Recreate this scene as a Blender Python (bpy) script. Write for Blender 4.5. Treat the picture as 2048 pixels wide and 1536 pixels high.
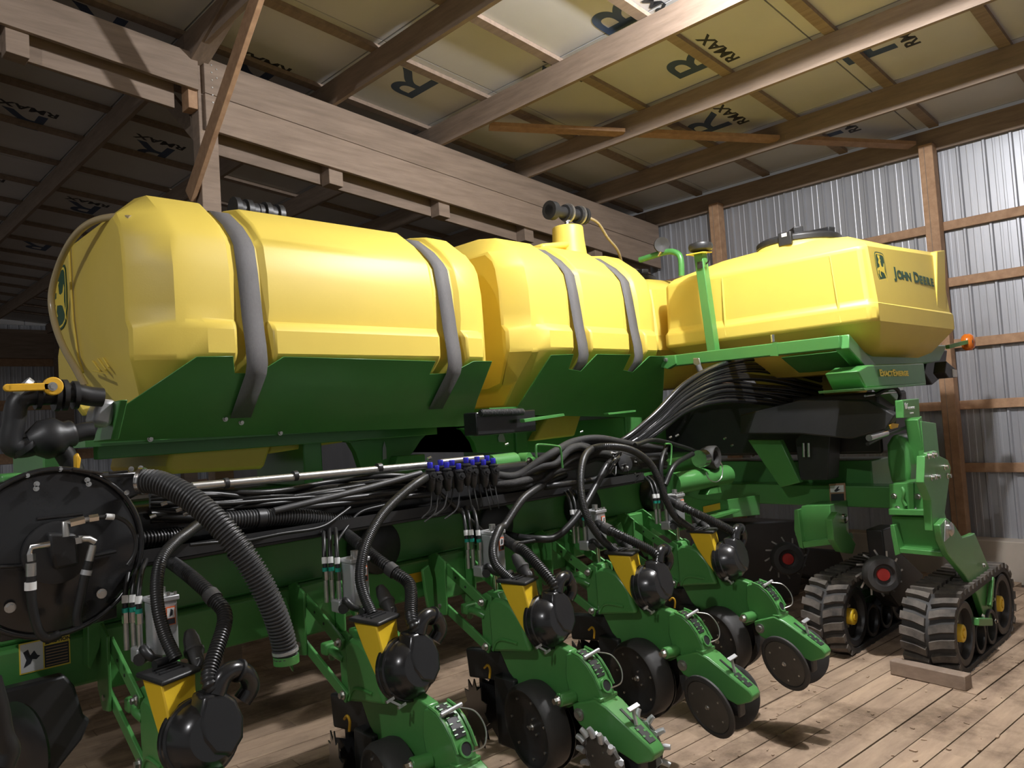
import bpy, bmesh, math, random
from mathutils import Vector as V, Matrix as M
random.seed(7)
sc = bpy.context.scene
COL = sc.collection
for o in list(bpy.data.objects): bpy.data.objects.remove(o)

# ------------------------------------------------------------------ camera
# X runs along the machine towards the right wall, Y towards the far wall, Z up; floor at z = 0
CR = V((0.71724203, -0.69392238, -0.06352637))
CD = V((-0.01289562, 0.07793175, -0.99687529))
CF = V((0.69670479, 0.71582007, 0.04694736))
CH = 1.8
FPX = 1538.0
cam = bpy.data.cameras.new('camera'); camo = bpy.data.objects.new('camera', cam); COL.objects.link(camo)
cam.sensor_width = 36.0; cam.lens = 36.0 * FPX / 2048.0; cam.clip_start = 0.05; cam.clip_end = 200
mw = M.Identity(4)
for i in range(3):
    mw[i][0] = CR[i]; mw[i][1] = -CD[i]; mw[i][2] = -CF[i]
mw[0][3], mw[1][3], mw[2][3] = 0, 0, CH
camo.matrix_world = mw
sc.camera = camo
sc.view_settings.view_transform = 'Standard'; sc.view_settings.look = 'None'
sc.view_settings.gamma = 1.0; sc.view_settings.use_curve_mapping = False
sc.view_settings.exposure = 0.85

world = bpy.data.worlds.new('world'); sc.world = world; world.use_nodes = True
bg = world.node_tree.nodes['Background']; bg.inputs[0].default_value = (0.82, 0.82, 0.82, 1); bg.inputs[1].default_value = 0.15

def lamp(name, loc, power, rad, col):
    l = bpy.data.lights.new(name, 'POINT'); l.energy = power; l.shadow_soft_size = rad; l.color = col
    o = bpy.data.objects.new(name, l); COL.objects.link(o); o.location = loc
# two fixtures of the shed's ceiling row, both above and outside the frame: the near one throws the tank's shadow on the
# right wall, the other stands behind the camera and lights the faces turned away from the wall
lamp('ceiling_lamp_offscreen', (4.1, 1.6, 4.63), 310, 0.05, (0.98, 0.98, 1.0))
lamp('ceiling_lamp_back_offscreen', (-2.6, 1.0, 5.10), 150, 0.05, (0.98, 0.98, 1.0))


# ------------------------------------------------------------------ pixel -> place on a known plane
def P(px, py, x=None, y=None, z=None):
    r = CR * (px - 1024) + CD * (py - 768) + CF * FPX
    t = x / r[0] if x is not None else y / r[1] if y is not None else (z - CH) / r[2]
    p = r * t
    return V((p[0], p[1], p[2] + CH))

def PL(px, py, o, n):
    r = CR * (px - 1024) + CD * (py - 768) + CF * FPX; n = V(n); c = V((0, 0, CH))
    return c + r * ((V(o) - c).dot(n) / r.dot(n))
# ------------------------------------------------------------------ materials
def mat(name, col, rough=0.5, metal=0.0, var=0.0, vscale=6.0, stretch=(1, 1, 1), bump=0.0, bscale=60.0, coat=0.0,
        col2=None, emit=None, rnd=0.0, trans=0.0, spec=0.5, stain=0.0):
    m = bpy.data.materials.new(name); m.use_nodes = True
    nt = m.node_tree; N = nt.nodes; L = nt.links
    b = N['Principled BSDF']
    b.inputs['Base Color'].default_value = (*col, 1); b.inputs['Roughness'].default_value = rough
    b.inputs['Metallic'].default_value = metal; b.inputs['Specular IOR Level'].default_value = spec
    if coat: b.inputs['Coat Weight'].default_value = coat; b.inputs['Coat Roughness'].default_value = 0.15
    if trans: b.inputs['Transmission Weight'].default_value = trans
    if emit:
        b.inputs['Emission Color'].default_value = (*emit[0], 1); b.inputs['Emission Strength'].default_value = emit[1]
    tc = N.new('ShaderNodeTexCoord'); mp = N.new('ShaderNodeMapping'); mp.inputs['Scale'].default_value = stretch
    L.new(tc.outputs['Object'], mp.inputs['Vector'])
    src = mp.outputs['Vector']
    oi = None
    if rnd:
        oi = N.new('ShaderNodeObjectInfo')
        ad = N.new('ShaderNodeVectorMath'); ad.operation = 'ADD'
        sm = N.new('ShaderNodeVectorMath'); sm.operation = 'SCALE'; sm.inputs[0].default_value = (17, 31, 23)
        L.new(oi.outputs['Random'], sm.inputs['Scale']); L.new(src, ad.inputs[0]); L.new(sm.outputs[0], ad.inputs[1]); src = ad.outputs[0]
    last = None
    if var or col2:
        n = N.new('ShaderNodeTexNoise'); n.inputs['Scale'].default_value = vscale; n.inputs['Detail'].default_value = 6
        n.inputs['Roughness'].default_value = 0.62
        L.new(src, n.inputs['Vector'])
        rp = N.new('ShaderNodeValToRGB'); rp.color_ramp.elements[0].position = 0.32; rp.color_ramp.elements[1].position = 0.68
        c2 = col2 if col2 else tuple(c * (1 - var) for c in col)
        rp.color_ramp.elements[0].color = (*c2, 1); rp.color_ramp.elements[1].color = (*col, 1)
        L.new(n.outputs['Fac'], rp.inputs['Fac']); last = rp.outputs['Color']
        L.new(last, b.inputs['Base Color'])
    if stain:
        g = N.new('ShaderNodeNewGeometry'); n3 = N.new('ShaderNodeTexNoise'); n3.inputs['Scale'].default_value = 1.7; n3.inputs['Detail'].default_value = 8
        n3.inputs['Roughness'].default_value = 0.7
        L.new(g.outputs['Position'], n3.inputs['Vector'])
        r3 = N.new('ShaderNodeValToRGB'); r3.color_ramp.elements[0].position = 0.36; r3.color_ramp.elements[1].position = 0.52
        r3.color_ramp.elements[0].color = (1-stain, 1-stain*1.05, 1-stain*1.1, 1); r3.color_ramp.elements[1].color = (1, 1, 1, 1)
        L.new(n3.outputs['Fac'], r3.inputs['Fac'])
        mx = N.new('ShaderNodeMix'); mx.data_type = 'RGBA'; mx.blend_type = 'MULTIPLY'; mx.inputs[0].default_value = 1.0
        L.new(last, mx.inputs[6]); L.new(r3.outputs['Color'], mx.inputs[7]); last = mx.outputs[2]
        L.new(last, b.inputs['Base Color'])
    if rnd:
        hs = N.new('ShaderNodeHueSaturation'); hs.inputs['Color'].default_value = (*col, 1)
        mr = N.new('ShaderNodeMapRange'); mr.inputs['To Min'].default_value = 1 - rnd; mr.inputs['To Max'].default_value = 1 + rnd
        L.new(oi.outputs['Random'], mr.inputs['Value']); L.new(mr.outputs[0], hs.inputs['Value'])
        if last: L.new(last, hs.inputs['Color'])
        L.new(hs.outputs['Color'], b.inputs['Base Color'])
    if bump:
        n2 = N.new('ShaderNodeTexNoise'); n2.inputs['Scale'].default_value = bscale; n2.inputs['Detail'].default_value = 3
        L.new(src, n2.inputs['Vector'])
        bp = N.new('ShaderNodeBump'); bp.inputs['Strength'].default_value = bump; bp.inputs['Distance'].default_value = 0.004
        L.new(n2.outputs['Fac'], bp.inputs['Height']); L.new(bp.outputs['Normal'], b.inputs['Normal'])
    return m

MT = {
 'yellow': mat('yellow_tank_plastic', (0.80, 0.605, 0.105), 0.46, var=0.05, vscale=2.5, bump=0.05, bscale=120),
 'yellow2': mat('yellow_paint', (0.90, 0.60, 0.03), 0.38, var=0.05),
 'green': mat('green_paint', (0.080, 0.280, 0.070), 0.35, var=0.10, vscale=4, coat=0.25),
 'green2': mat('green_painted_sheet', (0.080, 0.280, 0.070), 0.35, var=0.10, vscale=4, coat=0.25),
 'black': mat('black_plastic', (0.026, 0.026, 0.027), 0.42, var=0.2, vscale=8),
 'gloss': mat('glossy_black_paint', (0.019, 0.019, 0.020), 0.25, var=0.2, vscale=5, coat=0.3),
 'rubber': mat('black_rubber', (0.046, 0.044, 0.042), 0.62, var=0.3, vscale=9, bump=0.15, bscale=40),
 'dusty': mat('dusty_black_disc', (0.075, 0.068, 0.058), 0.6, var=0.3, vscale=6),
 'tread': mat('dusty_tread_rubber', (0.17, 0.145, 0.12), 0.85, col2=(0.045, 0.04, 0.036), vscale=7, bump=0.4, bscale=30, rnd=0.12),
 'hose': mat('black_hose', (0.020, 0.020, 0.020), 0.38, var=0.2, vscale=12),
 'ghose': mat('grey_black_ribbed_hose', (0.060, 0.060, 0.061), 0.48, var=0.15, vscale=12),
 'sleeve': mat('woven_black_sleeve', (0.028, 0.027, 0.026), 0.75, var=0.3, vscale=30, bump=0.5, bscale=250),
 'steel': mat('zinc_steel', (0.62, 0.61, 0.58), 0.32, 0.9, var=0.2, vscale=20),
 'chrome': mat('bright_fitting', (0.75, 0.74, 0.72), 0.2, 1.0, var=0.15, vscale=30),
 'alu': mat('cast_aluminium', (0.55, 0.56, 0.57), 0.45, 0.55, var=0.12, vscale=15, bump=0.1, bscale=80),
 'strap': mat('grey_webbing_strap', (0.15, 0.145, 0.145), 0.65, var=0.18, vscale=60, stretch=(6, 1, 1), bump=0.4, bscale=300),
 'galv': mat('galvanised_sheet', (0.46, 0.47, 0.50), 0.42, 0.55, var=0.14, vscale=3, stretch=(1, 1, 0.3)),
 'wood': mat('new_framing_lumber', (0.46, 0.285, 0.165), 0.7, col2=(0.33, 0.19, 0.105), vscale=5, stretch=(3, 3, 3), bump=0.15, rnd=0.12),
 'beam': mat('old_beam_lumber', (0.30, 0.225, 0.170), 0.75, col2=(0.21, 0.155, 0.115), vscale=3.5, stretch=(0.6, 3, 6), bump=0.2, rnd=0.10),
 'purlin': mat('purlin_lumber', (0.30, 0.225, 0.170), 0.75, col2=(0.21, 0.155, 0.115), vscale=4, stretch=(6, 0.7, 6), bump=0.2, rnd=0.10),
 'plank': mat('worn_floor_plank', (0.49, 0.355, 0.24), 0.78, col2=(0.34, 0.24, 0.165), vscale=3.2, stretch=(0.8, 4, 4), bump=0.5, bscale=45, rnd=0.10, stain=0.55),
 'under': mat('dark_dirt', (0.07, 0.05, 0.037), 0.9, var=0.4, vscale=8),
 'panel': mat('white_insulation_board', (0.57, 0.57, 0.58), 0.55, var=0.08, vscale=1.5, rnd=0.04),
 'ink': mat('blue_print', (0.05, 0.085, 0.17), 0.6, var=0.1),
 'ink2': mat('black_print', (0.03, 0.033, 0.04), 0.6, var=0.1),
 'conc': mat('concrete', (0.48, 0.42, 0.345), 0.85, var=0.2, vscale=2.5, bump=0.2),
 'white': mat('white_label', (0.82, 0.82, 0.80), 0.5, var=0.05),
 'orange': mat('orange_lens', (0.9, 0.22, 0.02), 0.2, var=0.1, vscale=30, trans=0.25),
 'olabel': mat('orange_label', (0.85, 0.16, 0.03), 0.5, var=0.05),
 'blue': mat('blue_cap', (0.03, 0.03, 0.55), 0.35, var=0.1),
 'teal': mat('teal_tape', (0.01, 0.28, 0.20), 0.5, var=0.1),
 'amber': mat('amber_handle', (0.85, 0.47, 0.03), 0.45, var=0.08),
 'clearhose': mat('clear_vinyl_hose', (0.42, 0.33, 0.18), 0.25, var=0.1, spec=0.7),
 'sump': mat('yellow_sump_plastic', (0.80, 0.605, 0.105), 0.46, var=0.05),
 'red': mat('red_hub', (0.45, 0.03, 0.025), 0.45, var=0.1),
 'logo': mat('dark_green_decal', (0.012, 0.075, 0.03), 0.45, var=0.05),
 'decaly': mat('yellow_decal', (0.95, 0.72, 0.08), 0.45, var=0.03),
 'sky': mat('translucent_window_strip', (0.8, 0.8, 0.8), 0.4, var=0.05),
}

# ------------------------------------------------------------------ mesh builder
class MB:
    def __init__(s): s.v = []; s.f = []
    def add(s, vs, fs):
        o = len(s.v); s.v += [tuple(v) for v in vs]; s.f += [tuple(i + o for i in f) for f in fs]; return s
    def box(s, a, b):
        x0, y0, z0 = a; x1, y1, z1 = b
        return s.add([(x0,y0,z0),(x1,y0,z0),(x1,y1,z0),(x0,y1,z0),(x0,y0,z1),(x1,y0,z1),(x1,y1,z1),(x0,y1,z1)],
                     [(0,3,2,1),(4,5,6,7),(0,1,5,4),(1,2,6,5),(2,3,7,6),(3,0,4,7)])
    def bar(s, a, b, w, h, up=(0,0,1)):
        """rectangular bar from a to b; w across, h along up"""
        a = V(a); b = V(b); d = (b - a).normalized(); u = V(up)
        r = d.cross(u).normalized(); u = r.cross(d).normalized()
        vs = [p + r*(i*w/2) + u*(j*h/2) for p in (a, b) for i, j in ((-1,-1),(1,-1),(1,1),(-1,1))]
        return s.add(vs, [(3,2,1,0),(4,5,6,7),(0,1,5,4),(1,2,6,5),(2,3,7,6),(3,0,4,7)])
    def prism(s, pts, off):
        """pts: planar 3d polygon, extruded by vector off"""
        n = len(pts); off = V(off); pts = [V(p) for p in pts]
        return s.add(pts + [p + off for p in pts], [tuple(range(n))[::-1], tuple(range(n, 2*n))] +
                     [(i, (i+1) % n, n + (i+1) % n, n + i) for i in range(n)])
    def tube(s, pts, r, n=8, cap=True, closed=False):
        """tube along points; r number or list"""
        pts = [V(p) for p in pts]; k = len(pts)
        rs = r if isinstance(r, (list, tuple)) else [r] * k
        t0 = (pts[1] - pts[0]).normalized(); u = t0.orthogonal().normalized(); vs = []
        for i, p in enumerate(pts):
            t = (pts[min(i+1, k-1)] - pts[max(i-1, 0)])
            t = t.normalized() if t.length > 1e-9 else t0
            u = (u - t * u.dot(t))
            u = u.normalized() if u.length > 1e-6 else t.orthogonal().normalized()
            w = t.cross(u)
            for j in range(n):
                a = 2*math.pi*j/n; vs.append(p + (u*math.cos(a) + w*math.sin(a)) * rs[i])
            t0 = t
        fs = [(i*n + j, i*n + (j+1) % n, (i+1)*n + (j+1) % n, (i+1)*n + j) for i in range(k-1) for j in range(n)]
        if cap: fs += [tuple(range(n))[::-1], tuple(range((k-1)*n, k*n))]
        return s.add(vs, fs)
    def cyl(s, a, b, r, n=16, r2=None): return s.tube([a, b], [r, r if r2 is None else r2], n)
    def lathe(s, c, ax, prof, n=28, cap=True):
        """prof: list of (distance along axis, radius)"""
        c = V(c); ax = V(ax).normalized()
        return s.tube_prof([c + ax*d for d, _ in prof], ax, [q for _, q in prof], n, cap)
    def tube_prof(s, ps, ax, rs, n, cap):
        u = ax.orthogonal().normalized(); w = ax.cross(u); vs = []
        for p, r in zip(ps, rs):
            for j in range(n):
                a = 2*math.pi*j/n; vs.append(p + (u*math.cos(a) + w*math.sin(a)) * max(r, 1e-5))
        k = len(ps)
        fs = [(i*n + j, i*n + (j+1) % n, (i+1)*n + (j+1) % n, (i+1)*n + j) for i in range(k-1) for j in range(n)]
        if cap: fs += [tuple(range(n))[::-1], tuple(range((k-1)*n, k*n))]
        return s.add(vs, fs)
    def loft(s, rings, cap=True):
        n = len(rings[0]); vs = [p for r in rings for p in r]; k = len(rings)
        fs = [(i*n + j, i*n + (j+1) % n, (i+1)*n + (j+1) % n, (i+1)*n + j) for i in range(k-1) for j in range(n)]
        if cap: fs += [tuple(range(n))[::-1], tuple(range((k-1)*n, k*n))]
        return s.add(vs, fs)
    def bolt(s, c, ax, r=0.012, h=0.012):
        c = V(c); ax = V(ax).normalized()
        s.cyl(c, c + ax*h*0.35, r*1.5, 12); return s.cyl(c + ax*h*0.35, c + ax*h*1.3, r, 6)
    def mesh(s, name, m, ang=50):
        me = bpy.data.meshes.new(name); me.from_pydata(s.v, [], s.f)
        bm = bmesh.new(); bm.from_mesh(me); bmesh.ops.recalc_face_normals(bm, faces=bm.faces); bm.to_mesh(me); bm.free()
        me.materials.append(MT[m]); 
        for p in me.polygons: p.use_smooth = True
        me.set_sharp_from_angle(angle=math.radians(ang)); me.update()
        return me
    def obj(s, name, m, parent=None, bev=0, label=None, ang=50, sub=0, kind=None):
        return link(name, s.mesh(name, m, ang), parent, bev, label, sub, kind)

def link(name, me, parent=None, bev=0, label=None, sub=0, kind=None):
    o = bpy.data.objects.new(name, me); COL.objects.link(o)
    if parent: o.parent = parent
    if label: o['label'] = label
    if kind: o['kind'] = kind
    if bev:
        d = o.modifiers.new('bevel', 'BEVEL'); d.width = bev; d.segments = 2; d.limit_method = 'ANGLE'; d.angle_limit = math.radians(40)
    if sub:
        d = o.modifiers.new('subsurf', 'SUBSURF'); d.levels = sub; d.render_levels = sub
    return o
def empty(name, loc=(0,0,0), parent=None):
    o = bpy.data.objects.new(name, None); COL.objects.link(o); o.location = loc; o.empty_display_size = 0.1
    if parent: o.parent = parent
    return o
def tag(o, label=None, cat=None, group=None, kind=None):
    for k, v in (('label', label), ('category', cat), ('group', group), ('kind', kind)):
        if v: o[k] = v
    return o
def copy_tree(o, parent=None):
    c = o.copy(); COL.objects.link(c); c.parent = parent
    for ch in list(o.children): copy_tree(ch, c)
    return c
def smooth(pts, n=6):
    """Catmull-Rom through points"""
    pts = [V(p) for p in pts]; out = []
    q = [pts[0]*2 - pts[1]] + pts + [pts[-1]*2 - pts[-2]]
    for i in range(1, len(q)-2):
        a, b, c, d = q[i-1], q[i], q[i+1], q[i+2]
        for k in range(n):
            t = k/n
            out.append(0.5*((2*b) + (c-a)*t + (2*a-5*b+4*c-d)*t*t + (3*b-a-3*c+d)*t**3))
    out.append(pts[-1]); return out
def resample(pts, step):
    out = [pts[0]]; acc = 0
    for a, b in zip(pts, pts[1:]):
        L = (b-a).length
        if L < 1e-9: continue
        d = step - acc
        while d <= L: out.append(a + (b-a)*(d/L)); d += step
        acc = (acc + L) % step
    return out
def text_mesh(name, body, size, m, origin, right, up, depth=0.001, align='CENTER', sx=1.0, bold=0.0, proud=0.002):
    """flat lettering as real thin mesh standing on a plane given by origin/right/up"""
    cu = bpy.data.curves.new(name, 'FONT'); cu.body = body; cu.size = size; cu.align_x = align; cu.align_y = 'CENTER'
    cu.extrude = depth; cu.offset = bold
    to = bpy.data.objects.new(name, cu); COL.objects.link(to)
    dg = bpy.context.evaluated_depsgraph_get(); me = bpy.data.meshes.new_from_object(to.evaluated_get(dg))
    bpy.data.objects.remove(to); bpy.data.curves.remove(cu)
    r = V(right).normalized(); u = V(up); u = (u - r*u.dot(r)).normalized(); n = r.cross(u); o = V(origin) + n*proud
    for v in me.vertices: v.co = o + r*(v.co.x*sx) + u*v.co.y + n*v.co.z
    me.materials.clear(); me.materials.append(MT[m]); me.name = name
    return me
# ------------------------------------------------------------------ the shed
SL = 0.091
def zb(x): return 4.898 - SL*(x - 1.43)          # line of the rafter beam's top edge
RT = 0.265                                       # insulation board above that line
XW = 8.6                                         # right wall sheeting
YF = 21.0                                        # far wall

# floor: real planks, a couple of degrees off the wall's axis
fl = MB().box((-9, -7, -0.30), (XW+0.3, YF+0.3, -0.045)).obj('floor', 'under'); tag(fl, kind='structure')
pa = math.radians(-4.1); pd = V((math.cos(pa), math.sin(pa), 0)); pn = V((-pd.y, pd.x, 0))
PW = 0.14
plank_meshes = []
for L in (2.1, 2.6, 3.1, 3.6):
    b = MB().box((0.002, 0.003, -0.045), (L-0.002, PW-0.004, 0.0)); plank_meshes.append((L, b.mesh('plank', 'plank')))
rest = MB(); cnt = 0
for i in range(-52, 146):
    off = pn * (i*PW) + V((0.0, 0.6, 0)); s = -3.0 - random.random()*2.0
    near = -12 <= i <= 34
    while s < 10.5:
        L, me = random.choice(plank_meshes); p = off + pd*s; e = off + pd*(s+L)
        if e.x > 8.45:
            if p.x > 7.6: break
            L2 = (8.45 - p.x)/pd.x
            if near and p.x > 0:
                o = MB().box((0.002, 0.003, -0.045), (L2-0.002, PW-0.004, 0.0)).obj('plank', 'plank', fl); o.location = p + V((0, 0, random.uniform(-.004, .002))); o.rotation_euler.z = pa
            s = 99; continue
        if near and e.x > 0.2:
            o = link('plank', me, fl); o.location = p + V((0, 0, random.uniform(-.004, .002)))
            o.rotation_euler = (random.uniform(-.01, .01), 0, pa + random.uniform(-.0008, .0008)); cnt += 1
        else:
            a = p + pn*0.003; c = [a, a+pd*(L-.004), a+pd*(L-.004)+pn*(PW-.007), a+pn*(PW-.007)]
            rest.prism([q + V((0, 0, -.045)) for q in c], (0, 0, 0.043))
        s += L
ro = rest.obj('plank_rest', 'plank', fl, kind='stuff')
# chips and dirt crumbs on the planks
cr = MB()
for i in range(420):
    x, y = random.uniform(2.4, 7.5), random.uniform(0.5, 3.2); r = random.uniform(.002, .009); a = random.random()*6.28
    d = V((math.cos(a), math.sin(a), 0))*r*random.uniform(1, 3); e = V((-d.y, d.x, 0)).normalized()*r
    c = V((x, y, 0.0)); cr.prism([c-d-e, c+d-e*.6, c+d*.8+e, c-d*.7+e*.8], (0, 0, r*.7))
cr.obj('wood_chips', 'plank', fl, kind='stuff')

# right wall: ribbed galvanised sheets, girts, posts, concrete curb
wr = MB().box((XW-0.20, -7, -0.045), (XW+0.12, YF, 0.36)).obj('wall_right', 'conc', bev=0.01); tag(wr, kind='structure')
def sheet_mesh(name, z0, z1, n=4, rib=0.2286, along='y'):
    b = MB(); w = n*rib; prof = []
    for k in range(n):
        y = k*rib
        prof += [(y, 0), (y+.012, .019), (y+.030, .019), (y+.042, 0), (y+.090, 0), (y+.095, .0018), (y+.112, .0018), (y+.117, 0), (y+.152, 0), (y+.157, .0018), (y+.174, .0018), (y+.179, 0)]
    prof.append((w, 0))
    if along == 'y':
        f = [( -d, y, z0) for y, d in prof]; g = [(-d, y, z1) for y, d in prof]; off = V((0.004, 0, 0))
    else:
        f = [(y, -d, z0) for y, d in prof]; g = [(y, -d, z1) for y, d in prof]; off = V((0, 0.004, 0))
    k = len(prof); vs = f+g; b.add(vs, [(i, i+1, k+i+1, k+i) for i in range(k-1)])
    b.add([V(v)+off for v in vs], [(i, k+i, k+i+1, i+1) for i in range(k-1)])
    return b.mesh(name, 'galv', 3)
sm = sheet_mesh('wall_sheet', 0.36, zb(XW)+0.03)
y = -2.13
while y < 6.2:
    o = link('wall_sheet', sm, wr); o.location = (XW, y, 0); y += 0.9144
MB().box((XW-.0, 6.12, .36), (XW+.02, YF, zb(XW))).obj('wall_sheet', 'galv', wr)
for gz in (3.47, 2.90, 2.28, 1.665, 1.045):
    for y0, y1 in ((-2.45, 0.6), (0.605, 3.55), (3.555, 6.0)):
        MB().box((XW-0.063, y0, gz-0.045), (XW-0.022, y1, gz+0.045)).obj('girt', 'wood', wr, bev=0.004)
for py in (4.89, 2.47, 0.05, -2.38):
    MB().box((XW-0.20, py-0.066, 0.0), (XW-0.066, py+0.066, zb(XW)+0.06)).obj('post', 'wood', wr, bev=0.006)
    MB().bar((XW-0.202, py+0.012, 0.0), (XW-0.202, py+0.012, zb(XW)+0.03), 0.006, 0.003, (1, 0, 0)).obj('ply_joint', 'beam', wr)

# far wall
wf = MB().box((-9, YF, -0.045), (XW, YF+0.2, 0.5)).obj('wall_far', 'conc'); tag(wf, kind='structure')
sm2 = sheet_mesh('wall_sheet', 0.5, 5.75, n=4, along='x')
x = -3.0
while x < 8.4:
    o = link('wall_sheet', sm2, wf); o.location = (x, YF, 0); x += 0.9144
for gz, h in ((5.35, .18), (2.88, .12), (1.65, .12), (0.62, .12)):
    MB().box((-4, YF-0.06, gz-h), (XW, YF-0.02, gz+h)).obj('girt', 'wood', wf)
MB().box((-4, YF-0.16, 3.98), (XW, YF-0.06, 4.66)).obj('header', 'beam', wf)
MB().box((-4, YF-0.05, 3.80), (XW, YF-0.02, 3.98)).obj('girt', 'wood', wf)
for k in range(11):
    MB().box((-2.0+k*0.92, YF-0.035, 4.78), (-2.0+k*0.92+0.9, YF-0.023, 5.06)).obj('light_strip', 'sky', wf)
for X in (5.0, 1.4, 7.9):
    MB().box((X, YF-0.3, 0), (X+0.35, YF-0.06, 5.6)).obj('post', 'beam', wf)

# roof: insulation boards with print, nailing strips, deep purlins
sang = math.atan(SL)
x0, x1 = -9.0, XW+0.05
ce = MB().prism([(x0, -7, zb(x0)+RT+.06), (x1, -7, zb(x1)+RT+.06), (x1, YF, zb(x1)+RT+.06), (x0, YF, zb(x0)+RT+.06)], (0, 0, .05)).obj('ceiling', 'galv')
tag(ce, kind='structure')
pm = MB().box((0.004, 0.004, 0), (1.2155, 2.4295, 0.045)).mesh('insulation_board', 'panel')
xs = [6.105 + 1.22*k for k in range(-11, 2)] + [8.545]
for i in range(-10, 2):
    for j in range(10):
        X = 6.105 + 1.22*i; Y = -2.3 + 2.4384*j
        o = link('insulation_board', pm, ce); o.location = (X, Y, zb(X)+RT); o.rotation_euler = (0, sang, 0)
pmx = MB().box((0.004, 0.004, 0), (1.2155, 2.6, 0.045)).mesh('insulation_board', 'panel')
for i in range(-7, 2):
    X = 6.105 + 1.22*i
    o = link('insulation_board', pmx, ce); o.location = (X, -4.9, zb(X)+RT); o.rotation_euler = (0, sang, 0)
o = MB().box((0.004, 0.004, 0), (0.13, 23, 0.045)).obj('insulation_board', 'panel', ce); o.location = (8.545, -2.3, zb(8.545)+RT); o.rotation_euler = (0, sang, 0)
for X in xs:
    if X < -4: continue
    for y0, y1 in ((-4.9, 0.8), (0.805, 5.98), (5.985, 13.5), (13.505, YF-0.1)):
        MB().box((X-0.02, y0, zb(X)), (X+0.02, y1, zb(X)+RT-0.042)).obj('purlin', 'purlin', ce)
for k in range(-5, 18):
    Y = 4.22 + 0.91*k
    a, b = -4.0, 8.5
    MB().prism([(a, Y-.045, zb(a)+RT-.04), (b, Y-.045, zb(b)+RT-.04), (b, Y+.045, zb(b)+RT-.04), (a, Y+.045, zb(a)+RT-.04)], (0, 0, .038)).obj('nailing_strip', 'purlin', ce)
# diagonal wind brace let in between the purlins
dA, dB = V((5.00, 5.32)), V((8.46, 2.56))
xr = sorted([5.03] + [x for x in xs if 5.1 < x < 8.4] + [8.44])
for a, b in zip(xr, xr[1:]):
    f = lambda X: dA.y + (dB.y-dA.y)*(X-dA.x)/(dB.x-dA.x)
    MB().bar((a+.022, f(a+.022), zb(a)+.075), (b-.022, f(b-.022), zb(b)+.075), .14, .036).obj('wind_brace', 'wood', ce)
# board print
def print_mark(X, Y, s=0.46, big=True):
    up = V((0, 1, 0)); right = V((-1, 0, SL))
    o = V((X, Y, zb(X)+RT))
    if big: link('print', text_mesh('print', 'R', s*1.25, 'ink', o, right, up, bold=0.012*s, sx=1.25, proud=.001), ce)
    o2 = V((X-0.02, Y-s*0.62, 0)); o2.z = zb(o2.x)+RT
    link('print', text_mesh('print', 'RMAX', s*0.34, 'ink2', o2, right, up, bold=0.004, proud=.001, sx=1.2), ce)
for X, Y in ((1.91, 6.35), (3.12, 6.28), (4.25, 5.42), (5.1, 4.55), (5.75, 3.45), (4.75, 3.45), (6.6, 2.3), (6.9, 4.0), (7.9, 3.3), (3.0, 4.1),
             (0.7, 7.6), (1.9, 8.7), (0.7, 9.9), (3.1, 8.6), (1.9, 11.1), (3.1, 11.2), (0.7, 12.4), (3.1, 13.7), (4.3, 12.4)):
    print_mark(X, Y)

# rafter beam at Y 5.8: two plies each side of a post, spacer blocks between
bm_root = empty('trim_1', (2.5, 5.9, 4.5)); tag(bm_root, kind='structure')
def slope_board(name, xa, xb, ya, yb, t0, t1, m='beam', bev=0.004):
    o = MB().prism([(xa, ya, zb(xa)-t1), (xb, ya, zb(xb)-t1), (xb, ya, zb(xb)-t0), (xa, ya, zb(xa)-t0)], (0, yb-ya, 0)).obj(name, m, None, bev=bev)
    o.parent = bm_root; o.matrix_parent_inverse = M.Translation(-V(bm_root.location)); return o
slope_board('beam_board', -4, 2.455, 5.80, 5.84, 0.0, 0.285)
slope_board('beam_board', 2.50, XW-.06, 5.80, 5.84, 0.0, 0.288)
slope_board('beam_board', 2.50, XW-.06, 5.80, 5.84, 0.292, 0.575)
slope_board('beam_board', -4, 2.33, 5.975, 6.015, 0.0, 0.41)
slope_board('beam_board', 2.62, XW-.06, 5.975, 6.015, 0.0, 0.69)
for X in (1.25, 3.67, 4.90, 6.1, 7.3):
    slope_board('spacer_block', X-.07, X+.07, 5.842, 5.973, 0.15, 0.45 if X < 2 else 0.71)
def inb(o): o.parent = bm_root; o.matrix_parent_inverse = M.Translation(-V(bm_root.location)); return o
inb(MB().box((2.46, 5.842, 0), (2.61, 5.973, zb(2.5)-.02)).obj('post', 'beam', bev=.006))
inb(MB().box((2.385, 5.842, zb(2.5)-.42), (2.458, 5.973, zb(2.5)-.02)).obj('spacer_block', 'wood', bev=.004))
inb(MB().bar((2.425, 5.99, 3.72), (2.425, 4.60, 4.86), 0.04, 0.14, (0, .6, 1)).obj('knee_brace', 'wood', bev=.004))
inb(MB().bar((2.56, 6.0, 4.2), (2.52, 6.95, 5.05), 0.04, 0.14, (0, -1, 1)).obj('knee_brace', 'beam', bev=.004))
inb(MB().bar((2.47, 5.9, zb(2.5)-.06), (2.47, 5.1, zb(2.5)+.17), 0.14, 0.04).obj('knee_brace', 'purlin', bev=.004))
for X, dz in [(2.56, -.03-.06*i) for i in range(9)] + [(2.60, -.05), (2.60, -.12)]:
    inb(MB().cyl((X, 5.802, zb(X)+dz-.02), (X, 5.795, zb(X)+dz-.02), .006, 8).obj('nail', 'steel'))
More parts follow.
